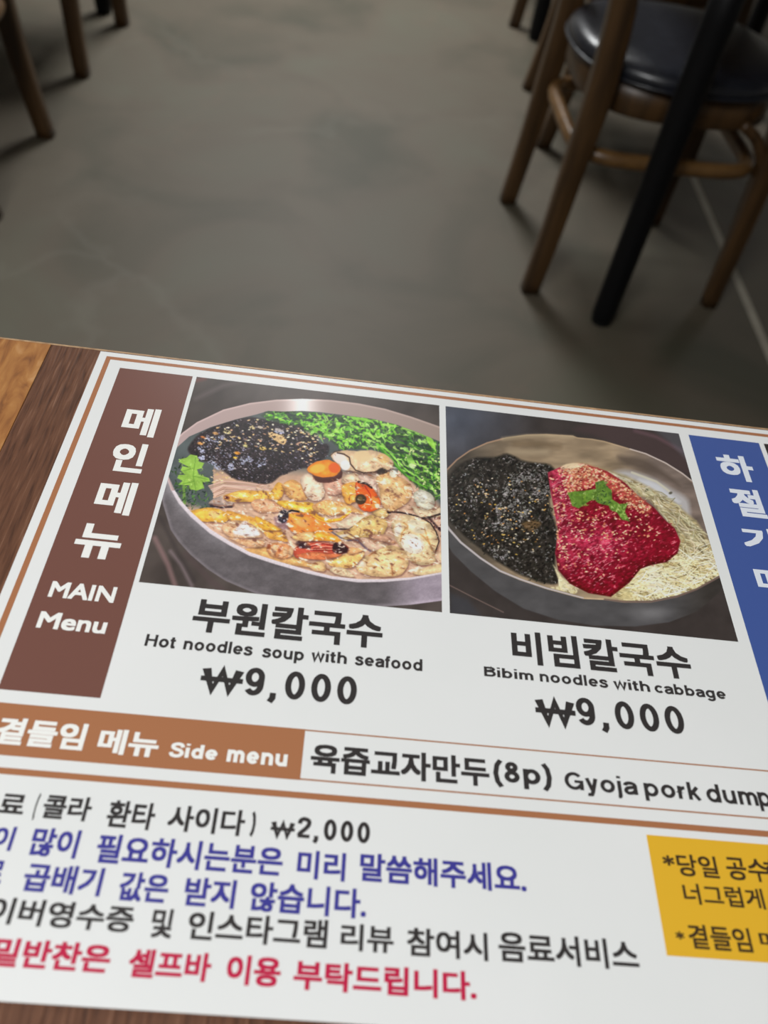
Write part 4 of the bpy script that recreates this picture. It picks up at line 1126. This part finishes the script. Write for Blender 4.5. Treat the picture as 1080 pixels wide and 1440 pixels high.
# cabbage shreds and noodles
nood = E4([(430, 222), (480, 208), (560, 232), (620, 250), (700, 290), (770, 330), (850, 400), (890, 460), (925, 560), (925, 585), (860, 620), (780, 645), (690, 655), (600, 652), (560, 640), (640, 590), (730, 530), (790, 500), (790, 440), (700, 330), (600, 270)])
c2.poly(nood, (176, 160, 122), 1, 5, tex=(7, .2))
c2.poly(E4([(690, 520), (780, 500), (925, 560), (925, 590), (780, 645), (600, 652), (600, 610)]), (212, 196, 144), .85, 6, tex=(6, .18))
def noodle(poly, n_, lo, hi, cols, ang, spread, wlo=.9, whi=2):
    def f(x, y):
        a = ang + rnd.gauss(0, spread); l = rnd.uniform(lo, hi); b_ = rnd.uniform(-.7, .7)
        c2.stroke([(x, y), (x + l * .5 * math.cos(a), y + l * .5 * math.sin(a)), (x + l * .5 * math.cos(a) + l * .5 * math.cos(a + b_), y + l * .5 * math.sin(a) + l * .5 * math.sin(a + b_))], rnd.uniform(wlo, whi), jit(rnd.choice(cols), 14), rnd.uniform(.7, 1), .8)
    scatter(poly, n_, f)
NP = [(226, 210, 160), (208, 192, 144), (236, 226, 196), (190, 172, 124), (150, 130, 96), (226, 216, 184)]
up_ = E4([(560, 238), (700, 290), (790, 350), (860, 430), (890, 500), (800, 490), (790, 440), (700, 330)])
noodle(up_, 170, 8, 20, [(186, 176, 146), (168, 158, 128), (204, 196, 170), (140, 128, 98), (196, 182, 140)], .75, .5)
dn = E4([(800, 460), (890, 480), (928, 590), (860, 622), (780, 645), (690, 655), (580, 652), (640, 600), (730, 540)])
noodle(dn, 90, 4, 9, [(150, 128, 84), (168, 146, 96)], .2, .9)
noodle(dn, 300, 9, 24, NP, .2, .6, .8, 1.6)
noodle(E4([(600, 560), (700, 520), (900, 540), (925, 590), (700, 645), (600, 640)]), 110, 12, 30, [(240, 232, 196), (230, 218, 172), (244, 240, 224)], .05, .45, .9, 1.7)
c2.poly(P2d([(330, 760), (400, 740), (440, 860), (400, 960), (350, 900)]), (230, 222, 200), .7, 4, True)
for q, w_, col in (([(640, 240), (720, 270), (760, 300)], 3, (206, 200, 180)), ([(560, 240), (640, 270)], 4, (206, 198, 176)), ([(850, 420), (870, 450), (880, 480)], 3, (120, 108, 84)), ([(855, 490), (875, 500)], 3, (96, 80, 60)), ([(700, 520), (760, 515), (860, 530), (915, 535)], 1.6, (244, 232, 190)), ([(720, 560), (800, 570), (880, 600)], 1.6, (244, 232, 190)), ([(650, 590), (700, 560), (760, 550)], 1.8, (240, 226, 186))):
    c2.stroke(E4(q), w_, col, .85, 1.3)
for q in ((805, 322), (988, 342)): c2.ell(*P2b([q])[0], 2.6, 1.8, -.3, (92, 88, 74), .9, 1.2)
def f(x, y): c2.ell(x, y, rnd.uniform(.8, 2), rnd.uniform(.6, 1.2), rnd.uniform(0, 3), jit((96, 84, 56), 14), .7, 1)
scatter(dn, 60, f)
c2.poly(P2c([(850, 290), (880, 330), (930, 400), (1000, 440), (1035, 500), (980, 520), (900, 500), (830, 465), (900, 440)]), (216, 206, 168), .95, 2, True, tex=(4, .2))
noodle(P2c([(860, 380), (1030, 450), (1020, 520), (840, 470)]), 26, 3, 8, NP, .4, .8)
c2.grain(nood, 7, 1.8, .22, 33, (242, 234, 206), .70, (128, 108, 72), .30, tilt=.3)
noodle(dn, 70, 14, 34, [(248, 240, 208), (240, 228, 184), (250, 246, 230)], .05, .5, .9, 1.6)
noodle(up_, 36, 12, 24, [(214, 204, 170), (204, 194, 160)], .8, .35, .9, 1.6)
c2.grain(weed2, 3.4, 2.4, .4, 35, (142, 138, 136), .74, (34, 32, 28), .36, tilt=-.5)
# red sauce mound
redp = E4([(368, 240), (420, 218), (480, 211), (560, 236), (620, 275), (660, 318), (710, 352), (752, 398), (778, 420), (797, 462), (788, 500), (752, 530), (700, 540), (668, 552), (632, 596), (572, 642), (500, 630), (440, 600), (402, 556), (392, 500), (402, 430), (385, 340), (375, 290)])
def shade_red(X, Y, sd):
    base = np.array([136, 30, 47.])
    nn = vnoise(X, Y, 8, 71, 3)[..., None]
    lf = np.clip((825 - X - (Y - 700) * .1) / 45, 0, 1)[..., None]
    low = (np.exp(-((X - 838) / 40) ** 2) * np.exp(-((Y - 765) / 26) ** 2))[..., None]
    col = base * (.74 + .5 * nn) + lf * np.array([40, 34, 40]) * nn * 1.5 + low * np.array([46, 28, 38]) * nn * 1.6
    dk = np.clip((X - 850) / 90, 0, 1)[..., None] * np.clip((760 - Y) / 80, 0, 1)[..., None]
    col = col - dk * np.array([26, -2, 2])
    e = np.clip(1 - sd / 6, 0, 1)[..., None] * (Y > 780)[..., None]
    return col - e * np.array([50, 20, 24])
c2.poly(redp, (0, 0, 0), 1, 1.6, shade=shade_red)
def f(x, y):
    a = rnd.uniform(-.8, .6); l = rnd.uniform(1, 3.4)
    c2.stroke([(x, y), (x + l * math.cos(a), y + l * math.sin(a))], rnd.uniform(.8, 1.8), jit(rnd.choice([(160, 42, 62), (106, 18, 32), (136, 28, 46), (180, 72, 90)]), 14), rnd.uniform(.4, .8), 1)
scatter(redp, 620, f)
def f(x, y):
    a = rnd.uniform(-.7, .2); l = rnd.uniform(1, 3.2)
    c2.stroke([(x, y), (x + l * math.cos(a), y + l * math.sin(a))], rnd.uniform(.8, 1.5), jit(rnd.choice([(232, 150, 160), (224, 120, 138), (240, 186, 184)]), 12), rnd.uniform(.5, .9), .9)
scatter(E4([(400, 440), (520, 380), (600, 420), (640, 470), (560, 560), (440, 570), (410, 520)]), 210, f)
scatter(E4([(378, 260), (430, 250), (440, 330), (450, 420), (400, 420)]), 130, f)
scatter(E4([(440, 560), (560, 560), (600, 590), (500, 610)]), 30, f)
SES = [(232, 190, 150), (224, 168, 128), (238, 206, 172), (206, 128, 96)]
def sesame(poly, n_, a=1.0):
    def f(x, y): c2.ell(x, y, rnd.uniform(1.2, 2.1), rnd.uniform(.8, 1.2), rnd.uniform(-.5, .9), jit(rnd.choice(SES), 12), a, .8)
    scatter(poly, n_, f)
c2.poly(E4([(420, 222), (480, 213), (560, 240), (640, 300), (700, 350), (690, 372), (620, 340), (560, 290), (500, 285), (440, 305), (430, 260)]), (206, 112, 88), .6, 5, True)
sesame(E4([(400, 232), (480, 213), (560, 240), (600, 270), (540, 275), (500, 290), (430, 310), (415, 270)]), 330, .9)
sesame(E4([(570, 250), (640, 300), (700, 350), (690, 385), (620, 350), (580, 300)]), 130, .9)
sesame(E4([(375, 250), (430, 300), (420, 420), (400, 460), (385, 340)]), 46, .85)
sesame(E4([(430, 360), (560, 350), (660, 380), (740, 420), (720, 460), (600, 440), (520, 470), (440, 440)]), 74, .95)
sesame(E4([(398, 440), (440, 450), (430, 560), (400, 540)]), 34, .9)
sesame(E4([(440, 450), (640, 440), (640, 520), (560, 580), (450, 570)]), 44, .85)
c2.poly(P2b([(150, 150), (220, 118), (320, 120), (330, 135), (230, 160)]), (232, 214, 176), .9, 2, True)
c2.grain(redp, 4.5, 2.4, .3, 31, (226, 128, 140), .70, (112, 18, 36), .26, tilt=-.4)
sesame(E4([(430, 360), (560, 350), (660, 380), (740, 420), (720, 460), (600, 440), (520, 470), (440, 440)]), 40, .95)
# herb on top
c2.poly(P2b([(205, 340), (260, 330), (330, 325), (420, 310), (415, 260), (480, 245), (500, 290), (540, 320), (545, 390), (600, 425), (665, 420), (640, 480), (680, 560), (620, 545), (580, 490), (530, 470), (520, 440), (440, 420), (400, 385), (340, 425), (290, 460), (240, 440), (225, 390)]), (104, 136, 60), 1, 1.4, tex=(4, .25))
leafs(P2b([(210, 340), (420, 315), (420, 400), (290, 450), (230, 420)]), 46, 2, 5, 1.2, 2.6, [(128, 158, 66), (90, 122, 50), (150, 176, 96), (108, 140, 56)], None, c2)
leafs(P2b([(420, 255), (500, 260), (540, 320), (540, 390), (520, 440), (440, 420)]), 46, 2, 5, 1, 2.4, [(84, 116, 62), (62, 84, 56), (140, 168, 84), (104, 138, 70)], None, c2)
leafs(P2b([(530, 440), (600, 425), (660, 430), (640, 490), (660, 550), (610, 530)]), 40, 2, 4, 1, 2.4, [(150, 180, 90), (122, 152, 70), (176, 196, 120)], None, c2)
c2.mask(P2a([(40, 360), (60, 240), (160, 150), (400, 40), (800, 20)]) + P2b([(500, -60), (800, 30), (1080, 200), (1190, 330)]) + P2d([(900, 600), (895, 785), (870, 806), (700, 902), (550, 957), (350, 998), (150, 998), (0, 978)]) + P2c([(1000, 514), (800, 460), (600, 392), (450, 330), (300, 232), (150, 110), (70, 20)]))
c2.sat, c2.con = 1.0, 1.08
c2.build('food_photo', 'printed photo of noodles with red sauce and seaweed in a bowl')

# ================= photograph 3: only its left edge is in view, dark backdrop and a bowl
c3 = Canvas(.8067, BX, .6846, 1.1384, .004)
n = vnoise(c3.X, c3.Y, 30, 2, 3)[..., None]
c3.C[:] = np.array([66, 62, 60]) * (.85 + .3 * n)
cu, cv = (.8067 + BX) / 2, .90
rr = np.hypot((c3.U - cu) / .2, (c3.V - cv) / .15)
c3.C[rr < 1] = (150, 140, 132)
c3.C[rr < .93] = (196, 180, 150)
c3.build('food_photo', 'dark printed photo at the right edge')
